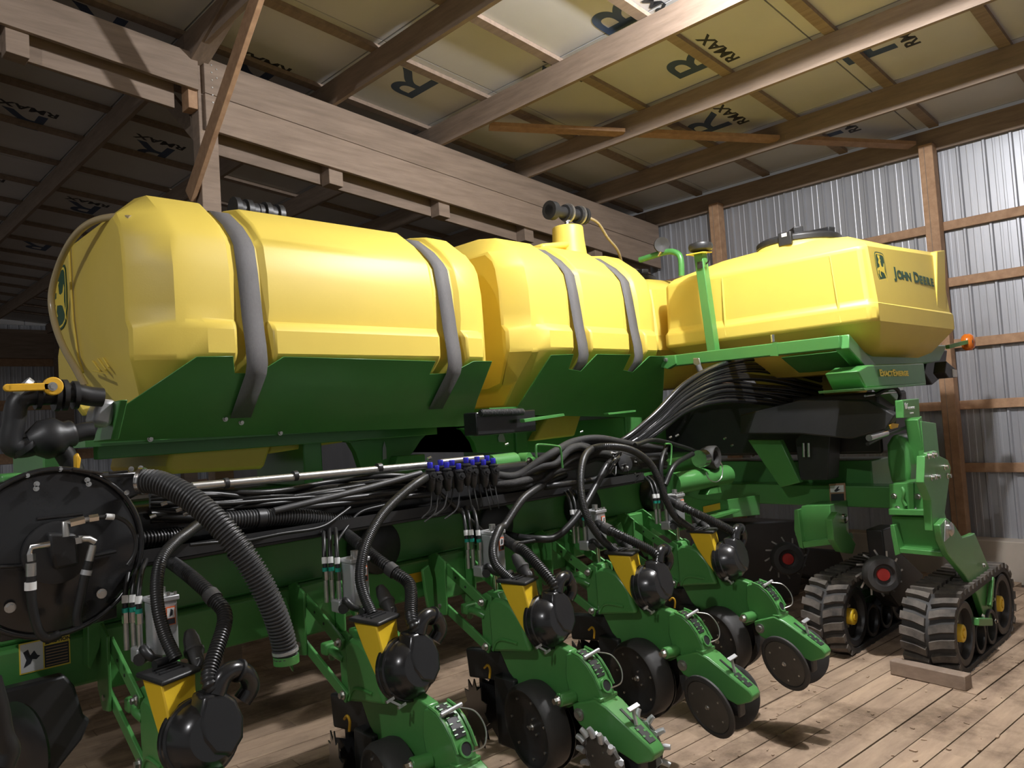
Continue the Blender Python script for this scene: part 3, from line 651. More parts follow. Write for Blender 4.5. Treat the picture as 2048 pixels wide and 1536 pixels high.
# ------------------------------------------------------------------ rubber tracks
def track(xa, xb, y0, y1, r, label):
    root = MB(); n = 18; loop = []
    for k in range(n+1): a = math.pi/2 + math.pi*k/n; loop.append((xa + r*math.cos(a), r + r*math.sin(a) + .0))
    for k in range(n+1): a = -math.pi/2 + math.pi*k/n; loop.append((xb + (r+.01)*math.cos(a), r + (r+.01)*math.sin(a) + .005 + .005))
    # belt: closed ring with thickness
    t = .035; inner = []
    for k in range(n+1): a = math.pi/2 + math.pi*k/n; inner.append((xa + (r-t)*math.cos(a), r + (r-t)*math.sin(a)))
    for k in range(n+1): a = -math.pi/2 + math.pi*k/n; inner.append((xb + (r+.01-t)*math.cos(a), r + .01 + (r+.01-t)*math.sin(a)))
    N = len(loop)
    rings = [[V((x, y0, z)) for x, z in loop], [V((x, y1, z)) for x, z in loop], [V((x, y1, z)) for x, z in inner], [V((x, y0, z)) for x, z in inner]]
    vs = [p for q in rings for p in q]; fs = []
    for q in range(4):
        for k in range(N): fs.append((q*N+k, q*N+(k+1) % N, ((q+1) % 4)*N+(k+1) % N, ((q+1) % 4)*N+k))
    root.add(vs, fs); bo = root.obj('track_belt', 'rubber', ang=40); part(bo, label)
    # lugs: swept chevron blocks, two rows
    per = []; tot = 0
    pts = loop + [loop[0]]
    for (xA, zA), (xB, zB) in zip(pts, pts[1:]):
        L = math.hypot(xB-xA, zB-zA); per.append((tot, L, xA, zA, xB, zB)); tot += L
    def at(s):
        s %= tot
        for t0, L, xA, zA, xB, zB in per:
            if s <= t0+L+1e-9 and L > 0:
                f = (s-t0)/L; tx, tz = (xB-xA)/L, (zB-zA)/L
                return V((xA+(xB-xA)*f, 0, zA+(zB-zA)*f)), V((tx, 0, tz)), V((tz, 0, -tx))
        return at(0)
    m = int(tot/.088); ym = (y0+y1)/2; w = (y1-y0)
    c, _, nn = at(.1); cen = V(((xa+xb)/2, 0, r))
    for k in range(m):
        for row in (0, 1):
            s = tot*k/m + (0 if row else .5*tot/m)
            b = MB(); secs = []
            for f, sh in ((0.0, .018), (.45, .0), (1.0, -.012)):
                y = ym + (1 if row else -1)*(.012 + f*(w/2 - .012 + .006))
                ring = []
                for ds, h in ((-.027, -.004), (-.022, .030), (.022, .030), (.027, -.004)):
                    p, tg, no = at(s + ds + sh)
                    if (p - cen).dot(no) < 0: no = -no
                    if p.z < .06 and abs(no.z) > .9: h = min(h, .0)
                    ring.append(V((p.x, y, p.z)) + no*h)
                secs.append(ring)
            b.loft(secs); b.obj('lug', 'tread', bo, ang=30)
    # wheels inside
    for xc, rr, big in ((xa, r-t-.004, 1), (xb, r-t+.006, 1), ((xa+xb)/2-.13, .12, 0), ((xa+xb)/2+.13, .12, 0)):
        zc = r if big else .12 + t
        for ya, sg_ in ((y0+.01, -1), (y1-.01, 1)):
            wv = MB().lathe((xc, ya - sg_*.10, zc), (0, sg_, 0), [(0, rr), (.10, rr), (.105, rr*.95), (.10, rr*.78), (.055, rr*.72), (.05, rr*.45), (.03, rr*.3), (.03, .02)], 30)
            wv.obj('roller_wheel' if not big else 'idler_wheel', 'black', bo, ang=30)
            if big and sg_ < 0:
                MB().lathe((xc, ya+.04, zc), (0, -1, 0), [(-.04, .058), (.030, .056), (.035, .050), (.035, .032), (.028, .032), (.028, .024), (.040, .022), (.040, .002)], 22).obj('hub_cap', 'yellow2', bo, label='yellow hub cap')
                for j in range(5):
                    a = j*1.2566+.3; MB().bolt((xc+.075*math.cos(a), ya+.052, zc+.075*math.sin(a)), (0, -1, 0), .011).obj('wheel_bolt', 'steel', bo)
    MB().box((xa+.1, ym-.06, r-.07), (xb-.1, ym+.06, r+.05)).obj('track_frame', 'green2', bo, bev=.01)
    return bo
track(5.52, 6.42, 1.635, 1.945, .245, 'rubber track with dusty chevron lugs beside the wood block')
track(5.56, 6.42, 2.345, 2.625, .245, 'rubber track with dusty chevron lugs under the frame')
# small closing tyres with red hubs behind
for (a, b, yy, rr) in ((1763, 1148, 2.12, .125), (1574, 1117, 3.1, .135)):
    c = P(a, b, y=yy); ax = V((-.75, -.65, .05)).normalized()
    w_ = MB().lathe(c - ax*.05, ax, [(0, rr*.6), (.0, rr*.9), (.03, rr), (.07, rr), (.10, rr*.88), (.105, rr*.6), (.08, rr*.5), (.07, .02)], 28).obj('coulter_wheel', 'rubber'); part(w_)
    MB().lathe(c + ax*.02, ax, [(0, rr*.36), (.022, rr*.33), (.025, .01)], 18).obj('wheel_hub', 'red', w_, label='red wheel hub')
    for j in range(12):
        a_ = j*math.pi/6; u = ax.orthogonal().normalized(); w2 = ax.cross(u)
        MB().bar(c - ax*.045 + (u*math.cos(a_)+w2*math.sin(a_))*rr*.8, c - ax*.045 + (u*math.cos(a_+.25)+w2*math.sin(a_+.25))*rr*1.28, .012, .006, ax).obj('spike', 'steel', w_)
# timber chock on the floor
cA, cB = P(1781, 1349, z=0.0), P(1932, 1384, z=0.0); dv = (cB-cA).normalized(); nv = V((-dv.y, dv.x, 0))
if nv.x < 0: nv = -nv
ck = MB().prism([cA, cB, cB+nv*.09, cA+nv*.09], (0, 0, .088)).obj('timber_block', 'beam', bev=.005)
ck.location.z = .002
tag(ck, 'squared timber block lying on the floor in front of the track', 'wood block')
# ------------------------------------------------------------------ row units (built once about x = 0, then copied)
CK = [0.95 + 0.762*k for k in range(6)]
def yz(pts, x0, x1): return [V((x0, y, z)) for y, z in pts], V((x1-x0, 0, 0))
def side(name, pts, x0, x1, m, parent, bev=.004, ang=35, label=None):
    p, o = yz(pts, x0, x1); return MB().prism(p, o).obj(name, m, parent, bev=bev, ang=ang, label=label)
def wheel_gauge(parent, s):
    c = V((s*.015, 2.445, .464)); ax = V((s, 0.20, -.07)).normalized(); R = .187
    MB().lathe(c, ax, [(.0, R*.8), (.0, R*.97), (.02, R), (.085, R), (.105, R*.955), (.112, R*.9), (.108, R*.865)], 44, cap=False).obj('gauge_wheel_tyre', 'rubber', parent, ang=50)
    MB().lathe(c, ax, [(.108, R*.87), (.104, R*.84), (.098, R*.82), (.088, R*.60), (.074, R*.42), (.07, R*.25), (.078, R*.12), (.078, .001)], 44, cap=False).obj('gauge_wheel', 'black', parent, ang=50)
    u = ax.orthogonal().normalized(); w = ax.cross(u)
    for j in range(7):
        a = j*.8976 + .2; MB().cyl(c + ax*.09 + (u*math.cos(a)+w*math.sin(a))*R*.70, c + ax*.099 + (u*math.cos(a)+w*math.sin(a))*R*.70, .006, 8).obj('wheel_rivet', 'steel', parent)
    for j in range(3):
        a = j*2.094; MB().cyl(c + ax*.07 + (u*math.cos(a)+w*math.sin(a))*R*.2, c + ax*.08 + (u*math.cos(a)+w*math.sin(a))*R*.2, .005, 8).obj('wheel_rivet', 'steel', parent)
    MB().bolt(c + ax*.074, ax, .010, .014).obj('wheel_bolt', 'steel', parent)
def wheel_close(parent, s, spiked):
    ax = V((s*.93, .22, -.24)).normalized(); c = V((s*.088, 2.055, .405)); R = .152
    if not spiked:
        MB().lathe(c - ax*.012, ax, [(0, R*.5), (0, R*.92), (.006, R), (.016, R), (.022, R*.95), (.022, R*.86), (.014, R*.84), (.014, .02), (.012, .001)], 44).obj('closing_wheel', 'rubber', parent, ang=40)
        MB().lathe(c, ax, [(.002, R*.84), (.006, R*.82), (.007, R*.3), (.007, .001)], 40).obj('closing_wheel_disc', 'dusty', parent)
        b = MB(); u = ax.orthogonal().normalized(); w = ax.cross(u)
        for j in range(6):
            a = j*1.047 + .3; q = c + ax*.006 + (u*math.cos(a)+w*math.sin(a))*R*.62; MB().cyl(q, q+ax*.004, .005, 8).obj('wheel_rivet', 'steel', parent)
        MB().bolt(c+ax*.007, ax, .008, .008).obj('wheel_bolt', 'steel', parent)
    else:
        R = .152
        MB().lathe(c - ax*.008, ax, [(0, R*.4), (0, R*.86), (.014, R*.86), (.016, R*.84), (.016, .001)], 40).obj('closing_wheel_disc', 'dusty', parent)
        u = ax.orthogonal().normalized(); w = ax.cross(u); n = 15
        for j in range(n):
            a = 2*math.pi*j/n; d1 = u*math.cos(a)+w*math.sin(a); d2 = u*math.cos(a+.22)+w*math.sin(a+.22); d0 = u*math.cos(a-.24)+w*math.sin(a-.24)
            t = MB().prism([c+d0*R*.80-ax*.010, c+d1*R*.90-ax*.012, c+d2*R*.80-ax*.010, c+d1*R*.72-ax*.010], ax*.018)
            t.tube([c+d1*R*.80+ax*.010, c+d1*R*.95+ax*.012, c+(d1*.9+d2*.1)*R*1.07+ax*.016], [.014, .013, .011], 8)
            t.obj('closing_spike', 'alu', parent)
        b = MB()
        for j in range(4):
            a = j*1.57 + .5; q = c + ax*.008 + (u*math.cos(a)+w*math.sin(a))*R*.45; MB().cyl(q, q+ax*.003, .005, 8).obj('wheel_rivet', 'steel', parent)
def make_unit(spiked):
    # the shank casting is the part; everything bolted to it is a sub-part
    p, o = yz([(2.775, 1.00), (2.70, 1.00), (2.66, .93), (2.58, .90), (2.46, .85), (2.36, .82), (2.27, .80), (2.24, .70), (2.22, .60), (2.30, .555), (2.44, .545), (2.56, .56), (2.66, .64), (2.72, .74), (2.775, .75)], -.026, .026)
    U = MB().prism(p, o).obj('row_unit', 'green2', bev=.006); part(U)
    for s in (-1, 1):
        # head plate, shield, links
        side('head_plate', [(2.70, .755), (2.775, .77), (2.78, .985), (2.735, 1.005), (2.70, .99)], s*.058 if s > 0 else -.070, s*.070 if s > 0 else -.058, 'green', U, .003)
        a0, a1 = sorted((s*.062, s*.098))
        p1 = [(2.695, .965), (2.655, .993), (2.60, .992), (2.545, .972), (2.50, .93), (2.47, .89), (2.458, .84), (2.436, .785), (2.55, .768), (2.69, .745), (2.692, .86)]
        side('meter_shield', p1, a0, a1, 'green', U, .014, label='bright green folded shield')
        MB().tube(smooth([V((s*.099, 2.675, .755)), V((s*.100, 2.645, .80)), V((s*.100, 2.60, .815)), V((s*.099, 2.51, .812))], 5), .007, 6).obj('shield_fold', 'green', U)
        MB().bar((s*.080, 3.02, 1.104), (s*.080, 2.73, .952), .014, .05).obj('parallel_link', 'green', U, bev=.003)
        MB().bar((s*.080, 3.06, .918), (s*.080, 2.715, .748), .014, .045).obj('parallel_link', 'green', U, bev=.003)
        for y, z in ((2.745, .962), (2.735, .76), (3.045, .91)):
            MB().bolt((s*.088, y, z), (s, 0, 0), .012, .014).obj('bolt', 'steel', U)
        for y, z in ((2.93, 1.057), (2.86, 1.02)): MB().cyl((s*.0865, y, z), (s*.0885, y, z), .006, 10).obj('link_hole', 'black', U)
    MB().bar((-.075, 2.90, .905), (.075, 2.90, .905), .05, .05).obj('link_stop', 'green', U, bev=.01)
    MB().tube(smooth([V((-.02, 2.92, .86)), V((-.05, 2.87, .90)), V((-.07, 2.80, .905)), V((-.06, 2.76, .89))], 5), .018, 8).obj('lift_loop', 'green', U)
    # down force cylinder between the links
    cy = MB().box((-.042, 2.70, 1.085), (.042, 2.785, 1.275)).obj('downforce_cylinder', 'alu', U, bev=.012)
    MB().box((-.046, 2.696, 1.268), (.046, 2.789, 1.285)).obj('cylinder_cap', 'alu', U, bev=.003)
    MB().cyl((0, 2.74, 1.285), (0, 2.74, 1.312), .016, 10).obj('cylinder_plug', 'steel', U)
    for a in (-.035, -.012, .012, .035): MB().cyl((a, 2.705, 1.285), (a, 2.705, 1.296), .006, 8).obj('cap_bolt', 'steel', U)
    MB().box((.000, 2.697, 1.19), (.030, 2.6995, 1.25)).obj('cylinder_label', 'olabel', U)
    MB().box((.003, 2.6955, 1.213), (.027, 2.6985, 1.246)).obj('cylinder_label', 'white', U)
    MB().prism([V((.010, 2.695, 1.218)), V((.020, 2.695, 1.222)), V((.022, 2.695, 1.238)), V((.015, 2.695, 1.243)), V((.012, 2.695, 1.230))], (0, .001, 0)).obj('cylinder_label', 'ink2', U)
    MB().box((.003, 2.6955, 1.193), (.027, 2.6985, 1.210)).obj('cylinder_label', 'ink2', U)
    MB().cyl((0, 2.74, 1.09), (0, 2.74, .95), .012, 12).obj('cylinder_rod', 'chrome', U)
    MB().box((-.085, 2.735, 1.075), (-.030, 2.80, 1.125)).obj('valve_block', 'alu', U, bev=.006)
    MB().tube(smooth([V((-.06, 2.735, 1.12)), V((-.075, 2.70, 1.13)), V((-.06, 2.68, 1.105)), V((-.03, 2.685, 1.09))], 5), .014, 8).obj('valve_solenoid', 'black', U)
    MB().cyl((-.07, 2.72, 1.10), (-.09, 2.70, 1.10), .02, 10).obj('valve_solenoid', 'black', U)
    for k, (x, y) in enumerate(((-.085, 2.83), (-.066, 2.815), (-.062, 2.77))):
        MB().cyl((x, y, 1.11), (x, y, 1.20), .010, 8).obj('hydraulic_fitting', 'steel', U)
        MB().cyl((x, y, 1.20), (x, y, 1.235), .0125, 6).obj('hydraulic_fitting', 'chrome', U)
        MB().cyl((x, y, 1.235), (x, y, 1.250), .0115, 10).obj('tape_band', 'teal', U)
        MB().tube(smooth([V((x, y, 1.25)), V((x+.005, y+.01, 1.30)), V((x+.03, y+.05, 1.36)), V((x+.07, y+.12, 1.39))], 5), .009, 8).obj('hydraulic_hose', 'hose', U)
        MB().cyl((x+.001, y+.003, 1.265), (x+.004, y+.008, 1.29), .0115, 10).obj('hose_tag', 'white', U)
    # seed hopper with lid
    hp = [[V((-.125, 2.575, 1.078)), V((-.012, 2.600, 1.078)), V((.0, 2.465, 1.078)), V((-.115, 2.435, 1.078))],
          [V((-.115, 2.535, .985)), V((-.02, 2.56, .985)), V((-.01, 2.445, .985)), V((-.105, 2.42, .985))],
          [V((-.11, 2.475, .90)), V((-.03, 2.49, .90)), V((-.03, 2.42, .90)), V((-.115, 2.395, .90))],
          [V((-.115, 2.42, .845)), V((-.06, 2.43, .845)), V((-.06, 2.39, .845)), V((-.12, 2.38, .845))]]
    MB().loft(hp).obj('mini_hopper', 'yellow2', U, bev=.006, label='yellow mini hopper')
    MB().prism([V((-.140, 2.585, 1.078)), V((-.005, 2.625, 1.078)), V((.018, 2.465, 1.078)), V((-.118, 2.415, 1.078))], (0, 0, .016)).obj('hopper_lid', 'black', U, bev=.006)
    for k in range(3):
        y = 2.50 + .028*k; MB().bar((-.10, y-.01, 1.097), (-.02, y+.012, 1.097), .008, .006).obj('lid_rib', 'black', U)
    MB().cyl((-.085, 2.575, 1.105), (-.035, 2.59, 1.105), .015, 12).obj('lid_hinge', 'black', U)
    # vacuum meter dome
    ax = V((.05, -1, .25)).normalized(); c0 = V((-.020, 2.390, .908)); R = .118
    MB().lathe(c0 - ax*.055, ax, [(0, R*.86), (.012, R*.95), (.02, R), (.034, R), (.036, R*.97), (.046, R*.97), (.048, R*1.0), (.062, R*1.0), (.066, R*.95)], 44).obj('meter_housing', 'gloss', U, ang=30)
    dm = MB().lathe(c0, ax, [(.0, R*.95), (.012, R*.93), (.05, R*.80), (.072, R*.66), (.078, R*.58), (.080, .001)], 40)
    u = V((0, 0, 1)).cross(ax).normalized(); w = ax.cross(u).normalized()
    dm.obj('meter_dome', 'gloss', U, ang=24)
    e1 = c0 + w*R*.93 + ax*.01
    pl = lambda a, b: c0 + w*R*a + u*b + ax*.015
    blade = [pl(1.10, -.015), pl(1.12, .05), pl(.75, .095), pl(.2, .112), pl(-.35, .10), pl(-.75, .05), pl(-.55, -.01), pl(-.1, -.04), pl(.4, -.045), pl(.75, -.03)]
    old = [c0 + w*R*1.10 - u*.01 + ax*.0, c0 + w*R*1.12 + u*.055 + ax*.0, c0 + w*R*.55 + u*.12 + ax*.083, c0 - w*R*.1 + u*.105 + ax*.084, c0 - w*R*.62 + u*.03 + ax*.084, c0 - w*R*.35 - u*.03 + ax*.086, c0 + w*R*.1 - u*.045 + ax*.087, c0 + w*R*.55 - u*.03 + ax*.080]
    bc = sum(blade, V((0, 0, 0)))/len(blade)
    MB().loft([[bc + (p-bc)*1.06 for p in blade], [bc + (p-bc)*.84 + ax*.068 for p in blade]]).obj('dome_duct', 'gloss', U, bev=.010)
    MB().bar(c0 - w*R*.70 - u*.115 + ax*.02, c0 - w*R*.98 - u*.07 + ax*.02, .008, .008, ax).obj('dome_latch', 'steel', U)
    for q in (c0 - w*R*.70 - u*.115 + ax*.02, c0 - w*R*.98 - u*.07 + ax*.02):
        MB().bar(q - u*.018, q + u*.018 + w*.006, .01, .008, ax).obj('dome_latch', 'steel', U)
    # vacuum elbow behind the dome
    eb = smooth([V(p) for p in ((.018, 2.362, 1.030), (.040, 2.365, 1.072), (.078, 2.37, 1.084), (.118, 2.375, 1.060), (.134, 2.38, 1.015), (.108, 2.385, .980))], 6)
    MB().tube(eb, .029, 14).obj('vacuum_elbow', 'gloss', U, label='glossy black vacuum elbow')
    MB().cyl(eb[14], eb[15], .036, 14).obj('elbow_band', 'black', U)
    # electric drive motor boot and connector
    MB().lathe(V((.06, 2.66, 1.16)), V((-.1, -.55, -.45)), [(0, .018), (.03, .026), (.07, .028), (.075, .033), (.085, .033), (.09, .026), (.13, .022), (.15, .014)], 16).obj('motor_boot', 'rubber', U)
    MB().tube(smooth([V((.045, 2.58, 1.10)), V((.05, 2.55, 1.09)), V((.035, 2.545, 1.07)), V((.02, 2.56, 1.06))], 5), .010, 8).obj('sensor_connector', 'black', U)
    MB().box((.035, 2.55, 1.075), (.052, 2.565, 1.10)).obj('connector_tag', 'white', U)
    MB().box((.02, 2.56, .98), (.055, 2.60, 1.08)).obj('meter_bracket', 'green', U, bev=.004)
    # depth quadrant
    arc = [(2.275, .790), (2.285, .70), (2.27, .625), (2.20, .590), (2.085, .588), (2.080, .625), (2.098, .68), (2.122, .725), (2.155, .765), (2.195, .793), (2.235, .805)]
    side('depth_quadrant', arc, -.046, .040, 'green', U, .008)
    for s in (-1, 1): MB().tube([V((s*.043, y, z)) for y, z in ((2.24, .808), (2.197, .797), (2.155, .768), (2.121, .727), (2.095, .68))], .006, 6).obj('quadrant_rim', 'green', U)
    ap = [(2.228, .8055), (2.195, .7945), (2.165, .775), (2.135, .745), (2.118, .720)]
    for (ya, za), (yb, zb_) in zip(ap, ap[1:]):
        MB().bar((-.004, ya, za), (-.004, yb, zb_), .044, .006, (0, -.6, 1)).obj('depth_slot', 'black', U)
    for k in range(7):
        f = (k+.5)/7*3.999; i = int(f); f -= i; y = ap[i][0]+(ap[i+1][0]-ap[i][0])*f; z = ap[i][1]+(ap[i+1][1]-ap[i][1])*f
        for s in (-1, 1): MB().bar((-.004+s*.024, y, z+.003), (-.004+s*.010, y, z+.003), .005, .006, (0, -.6, 1)).obj('depth_tooth', 'green', U)
    MB().lathe((-.002, 2.103, .682), (0, -.92, .40), [(-.01, .030), (.012, .030), (.012, .023), (.006, .022)], 22, cap=False).obj('quadrant_eye', 'green', U)
    MB().lathe((-.002, 2.103, .682), (0, -.92, .40), [(0, .023), (.009, .023)], 22).obj('quadrant_eye', 'black', U)
    MB().cyl((-.045, 2.17, .795), (.045, 2.165, .808), .008, 10).obj('depth_handle', 'alu', U)
    MB().bar((-.03, 2.19, .775), (-.02, 2.17, .800), .018, .014).obj('depth_handle', 'alu', U)
    MB().tube(smooth([V((.03, 2.165, .802)), V((.06, 2.11, .79)), V((.068, 2.07, .74)), V((.05, 2.06, .69)), V((.015, 2.09, .67))], 6), .003, 6).obj('handle_cable', 'steel', U)
    MB().cyl((-.040, 2.245, .622), (-.115, 2.265, .622), .028, 18).obj('gauge_arm_hub', 'green', U, bev=.004)
    MB().bolt((-.115, 2.265, .622), (-1, .2, 0), .014, .02).obj('hub_bolt', 'chrome', U)
    MB().bar((-.03, 2.26, .61), (-.02, 2.44, .47), .02, .07, (1, 0, 0)).obj('gauge_arm', 'black', U, bev=.006)
    MB().bar((.03, 2.26, .61), (.02, 2.44, .47), .02, .07, (1, 0, 0)).obj('gauge_arm', 'black', U, bev=.006)
    for s in (-1, 1): wheel_gauge(U, s)
    # opener discs and shank seen between
    for s in (-1, 1): MB().lathe((s*.006, 2.50, .42), (s, .08, 0), [(0, .19), (.004, .192), (.008, .17), (.008, .001)], 36).obj('opener_disc', 'gloss', U)
    # closing arm
    top = [(2.235, .598), (2.20, .612), (2.115, .640), (2.06, .622), (1.865, .500), (1.850, .478), (1.862, .452), (1.93, .424), (2.16, .505), (2.20, .520), (2.225, .545)]
    A = [V((-.068 + .030*max(0, min(1, (2.15-y)/.28)), y, z)) for y, z in top]; B = [V((.064 - .028*max(0, min(1, (2.15-y)/.28)), y, z)) for y, z in top]
    MB().loft([A, B]).obj('closing_arm', 'green', U, bev=.007)
    MB().box((-.058, 2.085, .632), (.054, 2.125, .648)).obj('arm_step', 'green', U, bev=.004)
    dsl = V((0, -.195, -.122)).normalized(); nsl = V((0, -.122, .195)).normalized()
    def on(y, x, h=.0015): f = (2.06-y)/.195; return V((x, y, .622 - f*.122 + h))
    MB().bar(on(2.03, -.002), on(1.955, -.002), .012, .004, nsl).obj('arm_slot', 'black', U)
    MB().bar(on(1.950, -.002), on(1.880, -.002), .040, .004, nsl).obj('arm_slot', 'black', U)
    for y, x in ((1.937, -.016), (1.925, .012), (1.908, -.016), (1.898, .012)): MB().bar(on(y, x-.008, .003), on(y, x+.004, .003), .009, .004, nsl).obj('slot_tooth', 'green', U)
    MB().bar(on(1.955, -.002), on(1.965, -.004, .055), .012, .010).obj('spring_lever', 'alu', U)
    MB().bar(on(1.965, -.034, .060), on(1.962, .030, .068), .020, .008, nsl).obj('spring_lever', 'alu', U, bev=.002)
    for s in (-1, 1):
        MB().lathe((s*.066, 2.198, .565), (s, 0, 0), [(0, .026), (.006, .026), (.007, .016), (.018, .014), (.019, .001)], 18).obj('arm_pivot', 'steel', U)
        wheel_close(U, s, spiked)
        MB().bar((s*.02, 2.045, .47), (s*.08, 2.055, .41), .03, .03).obj('closing_axle', 'green2', U)
    MB().box((-.03, 1.93, .36), (.03, 2.06, .47)).obj('closing_bracket', 'black', U, bev=.01)
    # row cleaner and dark working parts ahead of the opener
    MB().bar((.02, 2.98, .62), (.02, 2.62, .66), .05, .14).obj('cleaner_frame', 'black', U, bev=.01)
    MB().bar((.13, 2.95, .66), (.13, 2.62, .58), .02, .09).obj('cleaner_arm', 'gloss', U, bev=.008)
    MB().bolt((.118, 2.66, .59), (-1, 0, 0), .015).obj('bolt', 'steel', U)
    for s in (-1, 1):
        cc = V((s*.06, 2.86, .42)); axx = V((s, .35, 0)).normalized(); uu = axx.orthogonal().normalized(); ww = axx.cross(uu); g = []
        for j in range(24):
            a = 2*math.pi*j/24; r_ = .16 if j % 2 else .115; g.append(cc + (uu*math.cos(a)+ww*math.sin(a))*r_)
        MB().prism(g, axx*.006).obj('cleaner_wheel', 'gloss', U)
    MB().tube(smooth([V((-.05, 2.80, .64)), V((-.055, 2.77, .66)), V((-.05, 2.76, .64)), V((-.052, 2.765, .60))], 4), .006, 8).obj('cleaner_pin', 'amber', U)
    MB().box((-.05, 2.60, .30), (.05, 2.74, .62)).obj('seed_tube_guard', 'black', U, bev=.01)
    return U
unitA = make_unit(False); unitB = make_unit(True)
units = []
for k in range(5):
    src = unitB if k in (1, 2) else unitA
    if k == 0: u = unitA
    elif k == 1: u = unitB
    else: u = part(copy_tree(src, planter))
    u.location = (CK[k], 0, 0); units.append(u)
    u['label'] = ('row unit with black vacuum dome and spiked closing wheels' if src is unitB else 'row unit with black vacuum dome and smooth closing wheels')
# hoses of each unit, traced one by one
def sub(o, k): o.parent = units[k]; o.location.x = -CK[k]; return o
def hose(pts, r, m='hose', n=10, step=6): return MB().tube(smooth([P(a, b, y=y) for a, b, y in pts], step), r, n)
def ribbed(pts, r, pitch=.010, n=12, step=10, amp=.10):
    path = resample(smooth([p if isinstance(p, V) else P(p[0], p[1], y=p[2]) for p in pts], step), pitch/4); rs = [r*(1 + (amp if (i % 4) in (0, 1) else -amp)) for i in range(len(path))]
    return MB().tube(path, rs, n)
seed = {0: [(352, 1318, 2.55), (330, 1270, 2.60), (316, 1215, 2.63), (314, 1160, 2.66), (325, 1115, 2.70), (350, 1085, 2.75), (372, 1068, 2.8), (405, 1045, 2.92), (450, 1030, 3.02)],
        1: [(745, 1228, 2.55), (728, 1190, 2.60), (720, 1150, 2.63), (730, 1095, 2.66), (757, 1040, 2.70), (792, 1000, 2.75), (835, 965, 2.8), (865, 950, 2.92), (900, 945, 3.0)],
        2: [(1022, 1160, 2.55), (992, 1130, 2.60), (986, 1095, 2.64), (998, 1060, 2.70), (1010, 1050, 2.76), (1040, 1005, 2.8), (1062, 985, 2.85), (1095, 965, 2.95), (1130, 950, 3.03)],
        3: [(1236, 1105, 2.55), (1203, 1078, 2.60), (1175, 1035, 2.64), (1162, 985, 2.68), (1163, 935, 2.72), (1175, 905, 2.8), (1200, 893, 2.9), (1240, 890, 3.02)],
        4: [(1386, 1058, 2.55), (1352, 1035, 2.60), (1332, 1000, 2.62), (1318, 960, 2.64), (1298, 925, 2.67), (1262, 900, 2.7), (1215, 893, 2.75), (1175, 902, 2.88), (1135, 925, 3.0)]}
vac = {0: [(456, 1328, 2.42), (457, 1285, 2.46), (450, 1240, 2.52), (430, 1200, 2.6), (395, 1165, 2.7), (358, 1135, 2.85), (320, 1110, 3.1)],
       1: [(850, 1246, 2.42), (838, 1208, 2.46), (820, 1172, 2.52), (790, 1145, 2.6), (750, 1115, 2.7), (708, 1080, 2.85), (670, 1050, 3.1)],
       2: [(1077, 1166, 2.42), (1070, 1130, 2.46), (1052, 1105, 2.54), (1030, 1092, 2.62), (1008, 1078, 2.75), (985, 1058, 3.0)],
       3: [(1256, 1112, 2.42), (1243, 1082, 2.47), (1222, 1062, 2.55), (1196, 1048, 2.7), (1170, 1030, 3.0)],
       4: [(1410, 1060, 2.42), (1394, 1032, 2.47), (1370, 1016, 2.55), (1343, 1003, 2.7), (1315, 985, 3.0)]}
def vpath(k): return [V((CK[k]+.020, 2.362, 1.034)), V((CK[k]+.008, 2.385, 1.085))] + [P(a, b, y=y) for a, b, y in vac[k][2:]]
for k in range(5):
    r = .0205
    sub(ribbed(seed[k], r, .008, 12, 10, .03).obj('seed_hose', 'hose', None, label='shiny black seed hose'), k)
    sub(ribbed(vpath(k), .023, .011, 12, 10, .09).obj('vacuum_hose', 'hose', None, label='ribbed black vacuum hose'), k)
    q = smooth(vpath(k), 6); i = len(q)//2
    sub(MB().cyl(q[i], q[i+2], .029, 14).obj('hose_cuff', 'rubber', None), k)
# ------------------------------------------------------------------ wing toolbar, brackets, main frame
YT = 3.12
tb = MB().box((-1.2, YT, .95), (4.75, YT+.18, 1.13)).obj('toolbar', 'green2', bev=.012); part(tb, 'long green square toolbar carrying the row units')
MB().box((-1.2, YT+.07, 1.13), (4.75, YT+.27, 1.33)).obj('toolbar_top', 'green2', tb, bev=.012)
for a in ((804, 1150, 850, 1163, YT), (1406, 1012, 1441, 1020, 3.098)):
    yq = a[4]; c = P((a[0]+a[2])/2, (a[1]+a[3])/2, y=yq-.001); w = (P(a[2], a[3], y=yq)-P(a[0], a[1], y=yq)).x/2; h = .024
    MB().box((c.x-w, yq-.0025, c.z-h), (c.x+w, yq-.0005, c.z+h)).obj('reflector_sticker', 'amber', tb, label='yellow reflector sticker')
# caution decal
pa_, pb_ = P(38, 1318, y=YT), P(140, 1298, y=YT); zc = (pa_.z+pb_.z)/2; x0_, x1_ = pa_.x, pb_.x; hh = .052
MB().box((x0_, YT-.002, zc-hh), (x1_, YT-.0005, zc+hh)).obj('caution_decal', 'decaly', tb)
xm = x0_+(x1_-x0_)*.46
MB().box((x0_+.004, YT-.003, zc-hh+.004), (xm, YT-.0015, zc+hh-.004)).obj('caution_decal', 'white', tb)
MB().box((xm+.004, YT-.003, zc-hh+.005), (x1_-.004, YT-.0015, zc+hh-.024)).obj('caution_decal', 'ink2', tb)
for k in range(7): MB().box((xm+.008, YT-.0036, zc-hh+.010+k*.010), (x1_-.008, YT-.003, zc-hh+.013+k*.010)).obj('caution_decal', 'wood', tb)
link('caution_decal', text_mesh('caution_decal', 'CAUTION', .017, 'ink2', V(((xm+x1_)/2+.006, YT-.002, zc+hh-.013)), (1, 0, 0), (0, 0, 1), depth=.0004, bold=.0004), tb)
